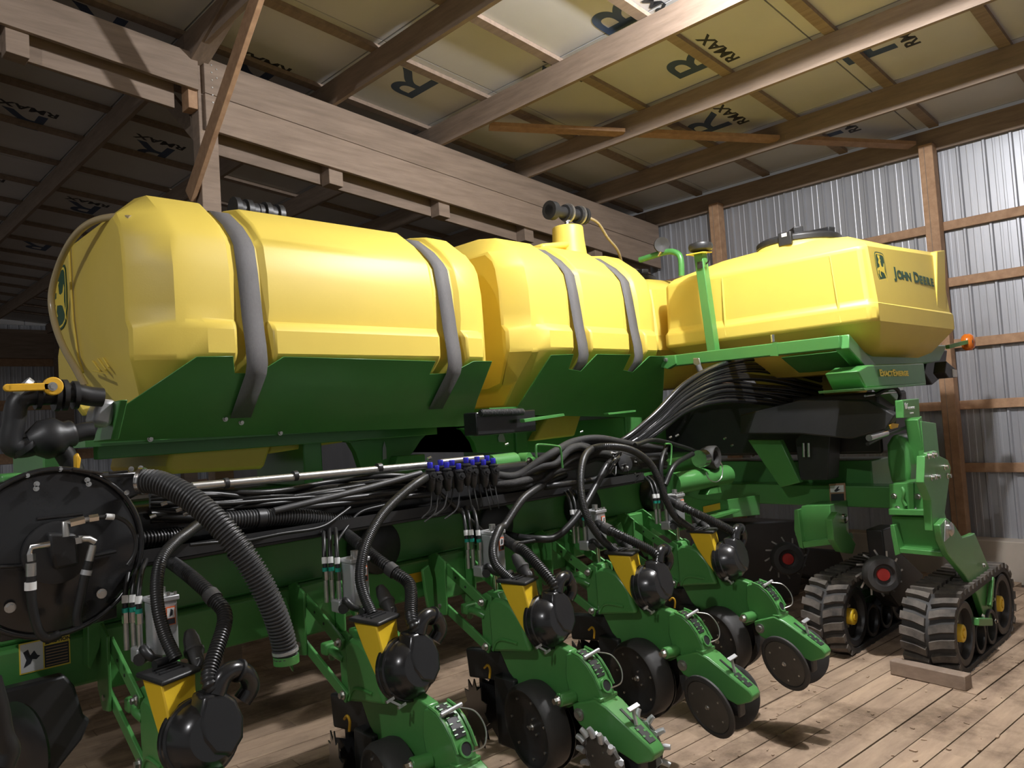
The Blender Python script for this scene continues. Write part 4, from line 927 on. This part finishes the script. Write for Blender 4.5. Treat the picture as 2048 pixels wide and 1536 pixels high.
MB().prism([V((xm+.006, YT-.003, zc+hh-.02)), V((xm+.02, YT-.003, zc+hh-.02)), V((xm+.013, YT-.003, zc+hh-.006))], (0, .001, 0)).obj('caution_decal', 'ink2', tb)
fx, fz = (x0_+xm)/2, zc
MB().prism([V((fx+a*.03, YT-.0036, fz+b*.035)) for a, b in ((-.8, -.9), (-.5, -.2), (-.8, .6), (-.3, .8), (-.1, .2), (.3, .6), (.6, .1), (.9, 0), (.5, -.3), (.1, -.2), (-.1, -.6))], (0, .0005, 0)).obj('caution_decal', 'ink2', tb)
br0 = yplate('toolbar_bracket', [(175, 1240), (210, 1235), (200, 1295), (183, 1338), (176, 1335)], YT-.06, .06, 'green', tb, .004)
for k in range(5):
    x = CK[k]
    for s in (-1, 1):
        side('mount_plate', [(3.0, .87), (3.07, .86), (3.12, .93), (3.12, 1.15), (3.06, 1.17), (2.99, 1.13)], x+s*.095-.006, x+s*.095+.006, 'green', tb, .003)
    MB().box((x-.09, 3.06, .93), (x+.09, 3.115, 1.15)).obj('mount_block', 'green2', tb, bev=.008)
    # tall side bracket behind the unit
    if k == 0: continue
    MB().prism([V((x-.13, 3.05, .80)), V((x-.13, 3.05, 1.05)), V((x-.15, 3.05, 1.12)), V((x-.19, 3.05, 1.10)), V((x-.18, 3.05, 1.0)), V((x-.16, 3.05, .86))], (0, .02, 0)).obj('row_bracket', 'green', tb, bev=.004)
    MB().lathe((x+.36, YT-.03, 1.24), (0, 1, 0), [(0, .115), (.01, .125), (.09, .125), (.09, .08), (.02, .075), (.02, .001)], 30).obj('vacuum_port', 'black', tb)
mf = MB().box((.4, 3.85, 1.22), (6.2, 4.05, 1.42)).obj('main_frame', 'green2', bev=.01); part(mf)
MB().box((.4, 4.3, 1.28), (6.2, 4.5, 1.50)).obj('frame_rail', 'green2', mf, bev=.01)
for X in (.9, 2.2, 3.9, 5.2):
    MB().box((X, 4.0, 1.50), (X+.12, 4.6, 1.80)).obj('frame_crossmember', 'green2', mf, bev=.008)
MB().box((-.5, 5.0, 1.0), (4.8, 5.2, 1.2)).obj('far_toolbar', 'green2', mf, bev=.01)
MB().box((6.06, 2.35, 1.0), (6.45, 4.9, 1.32)).obj('rear_frame', 'green2', mf, bev=.01)
MB().box((5.9, 2.2, 1.38), (6.5, 4.6, 1.84)).obj('meter_box', 'black', mf, bev=.02)
MB().prism(pxpoly([(1480, 868), (1600, 868), (1700, 878), (1770, 860), (1790, 830), (1735, 800), (1600, 800), (1480, 830)], x=5.4), (.1, 0, 0)).obj('hose_tray', 'black', mf, bev=.01)
MB().prism(pxpoly([(1495, 880), (1560, 880), (1600, 965), (1560, 975)], x=5.62), (.06, 0, 0)).obj('frame_gusset', 'green2', mf, bev=.006)
MB().prism(pxpoly([(1590, 880), (1600, 868), (1660, 868), (1655, 960), (1600, 960)], x=5.66), (.2, 0, 0)).obj('valve_box', 'black', mf, bev=.006)
for a in ((1607, 886), (1617, 886)):
    MB().cyl(P(a[0], a[1], x=5.62), P(a[0]+1, a[1]+28, x=5.62), .011, 8).obj('hydraulic_fitting', 'chrome', mf)
tk = smooth([P(1800, 905, y=2.25), P(1795, 870, y=2.25), P(1775, 868, y=2.25), P(1770, 900, y=2.25), P(1778, 965, y=2.25)], 5)
MB().prism(pxpoly([(1772, 890), (1785, 868), (1800, 872), (1815, 900), (1820, 940), (1818, 966), (1782, 968), (1774, 930)], x=5.75), (.25, 0, 0)).obj('accumulator', 'green2', mf, bev=.05)
MB().tube([P(1735, 888, y=2.0), P(1775, 868, y=2.0), P(1820, 852, y=2.0)], .012, 8).obj('control_rod', 'black', mf)
MB().tube([P(1738, 876, y=1.98), P(1772, 866, y=1.98)], .022, 10).obj('rod_coupler', 'chrome', mf)
MB().prism(pxpoly([(1781, 850), (1785, 846), (1798, 848), (1796, 855), (1784, 858)], y=1.95), (0, .012, 0)).obj('lock_tab', 'amber', mf, bev=.002)
MB().tube(smooth([P(1750, 790, y=2.1), P(1785, 775, y=2.0), P(1800, 790, y=1.98), P(1794, 815, y=1.97), P(1788, 850, y=1.97)], 6), .014, 8).obj('rear_hose', 'hose', mf)
MB().tube(smooth([P(1730, 792, y=2.1), P(1770, 786, y=2.1), P(1800, 784, y=2.15)], 6), .008, 8).obj('steel_line', 'chrome', mf)
MB().prism(pxpoly([(1490, 1045), (1600, 1040), (1612, 1100), (1600, 1190), (1540, 1215), (1495, 1200), (1478, 1140)], y=3.35), (0, .5, 0)).obj('opener_frame', 'black', mf, bev=.02)
MB().prism(pxpoly([(1765, 1060), (1792, 1050), (1806, 1110), (1848, 1150), (1832, 1195), (1798, 1215), (1780, 1190)], y=2.2), (0, .12, 0)).obj('track_drive', 'black', mf, bev=.01)
MB().prism(pxpoly([(1618, 1096), (1680, 1100), (1700, 1150), (1640, 1160), (1600, 1150)], y=3.4), (0, .3, 0)).obj('opener_frame', 'black', mf, bev=.02)
# green rounded hitch tube on the right of the wing
ht = MB().cyl(P(1343, 968, y=3.05), P(1452, 950, y=3.05), .075, 24).obj('lift_tube', 'green'); part(ht)
MB().cyl(P(1310, 938, y=3.25), P(1400, 922, y=3.25), .055, 20).obj('lift_tube_end', 'green', ht)
ws = yplate('wing_plate', [(1345, 990), (1360, 985), (1395, 998), (1450, 1000), (1520, 990), (1520, 1030), (1470, 1035), (1410, 1040), (1370, 1030)], 3.10, .015, 'green', ht, .004)
yplate('wing_rib', [(1350, 990), (1360, 988), (1384, 1018), (1376, 1024)], 3.06, .05, 'green', ht)
yplate('wing_tab', [(1420, 978), (1440, 972), (1444, 986), (1415, 990)], 3.0, .08, 'green', ht)
yplate('wing_ledge', [(1410, 1036), (1440, 1028), (1482, 1018), (1478, 1024), (1440, 1036), (1412, 1041)], 3.02, .08, 'green', ht)
kb = P(1430, 915, y=2.98)
MB().lathe(kb + V((0, .1, 0)), V((.15, -1, 0)), [(0, .07), (.04, .085), (.10, .085), (.11, .075), (.10, .05), (.06, .045), (.06, .001)], 24).obj('pipe_coupler', 'rubber', ht)
MB().cyl(P(1398, 918, y=3.0), P(1408, 916, y=3.0), .062, 20).obj('hose_clamp', 'chrome', ht)
MB().tube(smooth([P(1412, 945, y=2.94), P(1418, 958, y=2.93), P(1432, 964, y=2.93), P(1443, 955, y=2.93), P(1445, 935, y=2.93), P(1441, 924, y=2.93)], 5), .004, 6).obj('cap_chain', 'steel', ht)

# ------------------------------------------------------------------ fan on the left
YFN = 2.86
fc = P(112, 1104, y=YFN)
fan = MB().lathe(fc + V((0, .20, 0)), (0, -1, 0), [(0, .20), (0, .262), (.17, .262), (.185, .258), (.19, .25), (.19, .001)], 56).obj('fan_housing', 'gloss', ang=40); part(fan, 'big round black fan housing')
MB().tube([fc + V((math.cos(a)*.268, .012, math.sin(a)*.268)) for a in [2*math.pi*i/56 for i in range(57)]], .009, 8, cap=False).obj('fan_rim', 'gloss', fan)
MB().prism(pxpoly([(60, 958), (120, 937), (190, 945), (276, 942), (281, 988), (255, 1002), (225, 985), (150, 960)], y=YFN+.02), (0, .15, 0)).obj('fan_outlet', 'gloss', fan, bev=.01)
for a, b in (((145, 938), (205, 947)), ((206, 953), (264, 950)), ((218, 946), (255, 943))): MB().tube([P(*a, y=YFN), P(*b, y=YFN)], .005, 6).obj('outlet_flange', 'gloss', fan)
yplate('fan_base', [(0, 1190), (60, 1215), (190, 1190), (232, 1150), (235, 1235), (180, 1250), (0, 1285)], YFN+.03, .14, 'gloss', fan)
MB().lathe(fc + V((.0, .0, .0)), (0, -1, 0), [(0, .10), (.02, .10), (.022, .09), (.022, .001)], 36).obj('fan_hub_plate', 'black', fan)
for a, b in (((74, 1038), (165, 1028)), ((140, 1121), (232, 1103)), ((0, 1134), (45, 1132))): MB().tube([P(*a, y=YFN-.002), P(*b, y=YFN-.002)], .006, 8).obj('fan_rib', 'gloss', fan)
for a in ((73, 968), (72, 977), (174, 960), (177, 968), (262, 938), (253, 985), (20, 1215), (203, 1187), (54, 950), (120, 938), (281, 936)):
    MB().bolt(P(*a, y=YFN-.002 if a[1] > 955 else YFN+.01), (0, -1, 0), .006 if a[1] < 1100 else .011, .010).obj('bolt', 'chrome', fan)
mt = MB().prism(pxpoly([(97, 1066), (155, 1068), (160, 1130), (110, 1140), (100, 1100)], y=YFN-.06), (0, .06, 0)).obj('fan_motor', 'black', fan, bev=.01)
def fit(path, r, m, par, n=8): return MB().tube([P(a, b, y=YFN-.09) for a, b in path], r, n).obj('hydraulic_fitting', m, par)
fit([(132, 1073), (130, 1045), (142, 1045)], .011, 'steel', fan); fit([(139, 1047), (168, 1040)], .014, 'chrome', fan, 6); fit([(177, 1038), (196, 1035)], .013, 'chrome', fan, 6); fit([(168, 1040), (177, 1038)], .008, 'steel', fan)
fit([(156, 1078), (178, 1078), (190, 1084)], .011, 'steel', fan); fit([(156, 1074), (158, 1086)], .016, 'chrome', fan, 6)
fit([(99, 1088), (62, 1094), (60, 1110)], .011, 'chrome', fan); fit([(60, 1108), (61, 1122)], .015, 'chrome', fan, 6); fit([(62, 1126), (62, 1152)], .015, 'steel', fan); fit([(186, 1090), (178, 1122)], .013, 'steel', fan)
MB().tube(smooth([P(a, b, y=YFN-.09) for a, b in ((196, 1035), (225, 1033), (250, 1042), (265, 1060), (272, 1085), (268, 1110), (255, 1130))], 6), .007, 8).obj('drain_hose', 'hose', fan)
MB().cyl(P(212, 1033, y=YFN-.092), P(228, 1034, y=YFN-.092), .010, 10).obj('hose_tag', 'white', fan)
MB().tube(smooth([P(a, b, y=YFN-.09) for a, b in ((62, 1152), (62, 1180), (66, 1220), (76, 1258), (92, 1276), (108, 1274), (120, 1268))], 6), .014, 10).obj('hydraulic_hose', 'hose', fan)
MB().cyl(P(61, 1164, y=YFN-.09), P(61, 1180, y=YFN-.09), .0165, 12).obj('hose_tag', 'white', fan)
MB().tube(smooth([P(a, b, y=YFN-.09) for a, b in ((178, 1122), (170, 1150), (162, 1190), (154, 1230), (156, 1250))], 6), .014, 10).obj('hydraulic_hose', 'hose', fan)
MB().cyl(P(174, 1140, y=YFN-.09), P(171, 1150, y=YFN-.09), .0165, 12).obj('hose_tag', 'alu', fan)
# black plumbing and amber handle left of the tank
def pipe(pts, r, m='black', n=14, y=3.30): return MB().tube(smooth([P(a, b, y=y) for a, b in pts], 5), r, n)
vp = pipe([(205, 795), (175, 792), (140, 785), (95, 790), (55, 792), (34, 808), (28, 845), (22, 880), (30, 895), (60, 893), (85, 882)], .038).obj('valve_plumbing', 'black'); part(vp, 'black plastic valve plumbing')
for a, b, r in (((140, 770), (142, 810), .0), ((88, 775), (88, 812), .0)): pass
for q, r in ((75, .055), (112, .062), (128, .06), (150, .055)): MB().cyl(P(q-5, 790, y=3.3), P(q+5, 790, y=3.3), r, 18).obj('pipe_flange', 'black', vp)
MB().cyl(P(48, 890, y=3.3), P(56, 898, y=3.3), .055, 16).obj('pipe_flange', 'black', vp)
MB().lathe(P(85, 880, y=3.30), (1, 0, .2), [(-.05, .04), (0, .075), (.05, .075), (.08, .05), (.10, .052), (.11, .045)], 20).obj('check_valve', 'black', vp)
pipe([(112, 878), (135, 872), (165, 864), (185, 862)], .036).obj('valve_pipe', 'black', vp)
pipe([(110, 880), (125, 900), (140, 925), (150, 945)], .036).obj('valve_pipe', 'black', vp)
for a, b in (((110, 878), (118, 886)), ((42, 770), (52, 778))): MB().cyl(P(*a, y=3.29), P(*b, y=3.29), .040, 16).obj('hose_clamp', 'alu', vp)
hn = MB().bar(P(14, 776, y=3.22), P(105, 773, y=3.22), .018, .028)
hn.lathe(P(104, 773, y=3.235), (0, -1, 0), [(0, .034), (.024, .034)], 24); hn.lathe(P(14, 776, y=3.229), (0, -1, 0), [(0, .014), (.018, .014)], 14)
hn.obj('valve_handle', 'amber', vp, bev=.004, label='amber ball valve handle')
MB().bolt(P(105, 773, y=3.212), (0, -1, 0), .011).obj('bolt', 'steel', vp)
MB().prism(pxpoly([(150, 912), (157, 905), (163, 918), (160, 938), (151, 940)], y=3.2), (0, .03, 0)).obj('valve_handle', 'amber', vp, bev=.006)
MB().prism(pxpoly([(152, 805), (196, 800), (186, 825), (172, 832)], y=3.45), (0, .05, 0)).obj('tank_foot', 'yellow', vp, bev=.006)
MB().prism(pxpoly([(203, 796), (237, 800), (226, 850), (214, 854), (184, 848), (190, 820)], y=3.32), (0, .12, 0)).obj('pump_cover', 'alu', vp, bev=.02)
MB().prism(pxpoly([(0, 950), (52, 945), (40, 985), (0, 1015)], y=3.05), (0, .15, 0)).obj('hitch_beam', 'green2', vp, bev=.01)
# hanging hose and dark tyre in the lower left corner
lw = MB().prism(pxpoly([(10, 1380), (130, 1350), (150, 1372), (168, 1430), (182, 1440), (165, 1480), (120, 1536), (60, 1600), (-60, 1600), (-60, 1400)], y=2.95), (0, .06, 0)).obj('opener_frame', 'black', bev=.01); part(lw)
MB().lathe(P(40, 1500, y=2.8), V((-.95, -.3, 0)), [(-.01, .14), (0, .145), (.01, .12), (.012, .001)], 32).obj('opener_disc', 'gloss', lw)
MB().tube(smooth([P(a, b, y=2.0) for a, b in ((-20, 1360), (-4, 1420), (5, 1470), (18, 1500), (8, 1530))], 6), .022, 12).obj('seed_hose', 'hose', lw)

# ------------------------------------------------------------------ hoses, pipes, manifolds along the wing
hs = ribbed([(284, 962, 2.80), (320, 966, 2.74), (370, 990, 2.66), (420, 1030, 2.58), (465, 1080, 2.52), (510, 1145, 2.48), (545, 1215, 2.46), (565, 1275, 2.46), (572, 1318, 2.46)], .0385, .0125, 18, 14, .09).obj('air_hose', 'ghose'); part(hs, 'thick ribbed grey black air hose')
q0, q1 = P(572, 1310, y=2.46), P(573, 1326, y=2.46)
MB().cyl(q0, q1, .043, 18).obj('hose_end', 'green', hs); MB().cyl(P(570, 1298, y=2.46), P(571, 1304, y=2.46), .044, 18).obj('hose_clamp', 'alu', hs)
MB().cyl(P(280, 962, y=2.81), P(288, 962, y=2.80), .046, 20).obj('hose_clamp', 'chrome', hs)
MB().cyl(P(478, 1098, y=2.51), P(483, 1106, y=2.51), .0435, 18).obj('cable_tie', 'black', hs)
h2 = ribbed([(440, 1042, 2.98), (520, 1036, 2.98), (600, 1034, 2.98), (700, 1046, 3.0)], .033, .0125, 16, 12, .09).obj('air_hose', 'ghose'); part(h2)
MB().cyl(P(512, 1037, y=2.98), P(528, 1036, y=2.98), .039, 16).obj('hose_clamp', 'black', h2)
h3 = ribbed([(255, 1080, 2.98), (300, 1078, 2.98), (370, 1070, 3.0)], .028, .012, 14, 10, .1).obj('air_hose', 'hose'); part(h3)
pp = MB().cyl(P(384, 973, y=3.0), P(852, 930, y=3.0), .0165, 16).obj('steel_pipe', 'steel'); part(pp, 'bright straight steel pipe')
MB().cyl(P(880, 925, y=3.02), P(965, 916, y=3.02), .0165, 16).obj('pipe_section', 'steel', pp)
for a in ((452, 972), (590, 957), (758, 941)): MB().cyl(P(a[0]-4, a[1]-5, y=3.0), P(a[0]+4, a[1]-6, y=3.0), .022, 12).obj('pipe_clip', 'black', pp)
p2 = MB().tube(smooth([P(a, b, y=y) for a, b, y in ((548, 1022, 2.95), (640, 1000, 2.94), (740, 975, 2.93), (842, 946, 2.92))], 5), .014, 12).obj('grey_conduit', 'ghose'); part(p2)
random.seed(3)
def bundle(paths, r, m, name, label=None):
    root = None
    for i, pts in enumerate(paths):
        o = MB().tube(smooth([P(a, b, y=y) for a, b, y in pts], 6), r if not isinstance(r, list) else r[i], 9).obj(name, m, root)
        if root is None: root = o; part(o, label)
    return root
A = []
for i in range(20):
    f = i/19; j = lambda s: random.uniform(-s, s)
    A.append([(300, 985+f*60+j(4), 3.02+j(.04)), (420, 985+f*55+j(8), 3.02+j(.05)), (540, 982+f*52+j(8), 3.03+j(.05)), (660, 972+f*50+j(8), 3.03+j(.05)), (780, 955+f*48+j(8), 3.0+j(.05)), (860, 952+f*40+j(6), 2.98+j(.04))])
bundle(A, [random.choice((.009, .012, .015)) for _ in A], 'hose', 'hose_run', 'bundle of black hoses along the wing')
B = []
for i in range(8):
    f = i/7; j = lambda s: random.uniform(-s, s)
    B.append([(970, 948+f*34+j(6), 2.98+j(.03)), (1030, 950+f*30+j(9), 2.94+j(.05)), (1080, 925+f*44+j(10), 2.92+j(.05)), (1112, 905+f*40+j(8), 2.90+j(.04)), (1150, 882+f*46+j(10), 2.92+j(.05)), (1200, 880+f*40+j(12), 2.95+j(.05)), (1260, 893+f*34+j(8), 3.0+j(.04)), (1330, 896+f*36+j(6), 3.05)])
bundle(B, [random.choice((.02, .023, .026)) for _ in B], 'sleeve', 'sleeved_hose', 'thick bundle of sleeved black hoses')
C = []
for i in range(16):
    f = i/15; j = lambda s: random.uniform(-s, s)
    C.append([(1190-f*20, 905+f*20, 3.1), (1250, 880+f*25+j(4), 3.08), (1310, 830+f*38+j(5), 3.0), (1370, 770+f*55+j(5), 2.95), (1440, 728+f*72+j(5), 2.9), (1520, 722+f*84+j(5), 2.9), (1610, 740+f*80+j(5), 2.85), (1740, 782+f*62+j(4), 2.7)])
bundle(C, [random.choice((.013, .016, .02)) for _ in C], 'gloss', 'rear_hose', 'sweeping bundle of shiny black hoses')
D = [[(1050, 980, 3.08), (1100, 972, 2.9), (1150, 965, 2.88), (1200, 955, 2.86), (1232, 918, 2.84)], [(1000, 1065, 3.1), (1040, 1075, 2.95), (1080, 1078, 2.85), (1110, 1075, 2.82), (1140, 1050, 2.80), (1170, 1010, 2.8), (1195, 965, 2.82), (1215, 930, 2.83), (1240, 915, 2.86)],
     [(1335, 885, 3.0), (1322, 930, 2.95), (1325, 980, 2.95)], [(1385, 908, 3.0), (1350, 930, 2.95), (1330, 970, 2.95)], [(1270, 890, 2.9), (1310, 880, 2.95), (1360, 892, 3.0), (1400, 905, 3.1)],
     [(700, 1015, 2.95), (680, 1030, 2.93), (640, 1055, 2.9), (560, 1068, 2.9), (480, 1085, 2.9)], [(380, 1090, 2.9), (430, 1085, 2.9), (500, 1080, 2.92), (620, 1056, 2.95), (655, 1075, 2.9)], [(850, 960, 2.95), (930, 1030, 2.9), (1000, 1085, 2.88), (1080, 1080, 2.86)],
     [(770, 1010, 2.95), (720, 1025, 2.95), (690, 1060, 2.92), (670, 1090, 2.85)]]
bundle(D, [.018, .02, .016, .018, .014, .007, .007, .01, .007], 'hose', 'branch_hose')
tr = MB().box((.75, 2.93, 1.36), (3.95, 3.11, 1.375)).obj('shade_trough', 'black', bev=.004); part(tr)  # trough under the hoses, added to shade the toolbar
MB().box((.75, 2.925, 1.375), (3.95, 2.935, 1.42)).obj('shade_trough_side', 'black', tr)
MB().box((.75, 3.03, 1.40), (4.3, 3.15, 1.57)).obj('shade_duct', 'gloss', tr, bev=.03)  # added box behind the hoses, keeps lamp light off the toolbar
# blue capped valve manifold
vm = MB().box(P(868, 975, y=2.90), P(985, 962, y=2.96)+V((0, 0, .05))).obj('valve_manifold', 'black', bev=.006); part(vm, 'black valve manifold with blue caps')
CAPS = [(860, 932), (873, 938), (881, 927), (893, 931), (904, 927), (917, 934), (932, 922), (944, 926), (954, 920), (967, 926), (974, 918), (986, 923)]
for i, (a, b) in enumerate(CAPS):
    y = 2.86 if b in (938, 931, 934, 926, 923) or i in (0, 6) else 2.90
    c = P(a, b, y=y)
    MB().lathe(c - V((0, 0, .010)), (0, 0, 1), [(0, .0115), (.004, .0125), (.024, .0140), (.027, .012)], 14).obj('blue_cap', 'blue', vm)
    MB().lathe(c - V((0, 0, .10)), (0, 0, 1), [(-.02, .011), (.0, .020), (.04, .024), (.070, .024), (.074, .019), (.078, .024), (.084, .024), (.088, .014)], 14).obj('valve_body', 'black', vm)
    MB().lathe(c + V((0, -.012, -.045)), (-.35, -1, .1), [(0, .019), (.018, .019), (.019, .010), (.036, .009)], 6).obj('valve_nut', 'black', vm)
    dx = (-1 if i < 6 else .3)*random.uniform(.03, .09)
    MB().tube(smooth([c - V((0, 0, .09)), c + V((dx*.2, -.005, -.15)), c + V((dx*.6, -.01, -.20)), c + V((dx*1.6, .0, -.235))], 5), .0035, 6).obj('signal_tube', 'ghose', vm)
# green hydraulic cylinder and hoops
gc = MB().cyl(P(980, 930, y=3.12), P(1028, 924, y=3.12), .055, 22).obj('wing_cylinder', 'green'); part(gc)
MB().cyl(P(1028, 924, y=3.12), P(1040, 922, y=3.12), .02, 12).obj('cylinder_rod', 'chrome', gc)
MB().lathe(P(1050, 921, y=3.10), (.3, -1, 0), [(-.03, .045), (.03, .045), (.032, .02), (.06, .018)], 20).obj('cylinder_eye', 'green', gc)
MB().bolt(P(1058, 922, y=3.04), (0, -1, 0), .014).obj('bolt', 'chrome', gc)
for pts in (((1073, 916), (1072, 895), (1078, 889), (1112, 892), (1121, 898), (1125, 936)), ((1330, 888), (1340, 888), (1343, 894), (1342, 918), (1340, 930))):
    MB().tube(smooth([P(a, b, y=2.80) for a, b in pts], 4), .006, 8).obj('hose_hoop', 'green', gc)
# wiring junction with clips, small bright fittings
wj = MB().lathe(P(1245, 928, y=2.85), V((-.3, -1, .2)), [(0, .05), (.03, .05), (.035, .03), (.04, .001)], 18).obj('wiring_junction', 'black'); part(wj)
random.seed(11)
for i in range(14):
    a, b = 1245+random.uniform(-28, 28), 928+random.uniform(-26, 26); c = P(a, b, y=2.80)
    MB().tube(smooth([c, c + V((random.uniform(-.03, .03), -.02, random.uniform(-.02, .04))), c + V((random.uniform(-.05, .05), 0, random.uniform(-.05, .03)))], 4), .004, 6).obj('wire_loop', 'hose', wj)
    if i % 2: MB().box(c-V((.008, .006, .005)), c+V((.008, .004, .005))).obj('wire_clip', 'white', wj)
for a, b, y in ((1338, 876, 2.9), (1352, 872, 2.9), (1448, 878, 3.0), (1462, 892, 3.0), (1505, 912, 3.2), (1535, 902, 3.2), (1545, 905, 3.2), (300, 1035, 2.95), (322, 1010, 2.95), (366, 1030, 2.95), (352, 1022, 2.95), (1010, 890, 3.2), (1160, 865, 3.3), (855, 918, 3.0)):
    c = P(a, b, y=y); MB().cyl(c, c+V((.02, -.005, .006)), .008, 8).obj('line_fitting', 'chrome', wj)
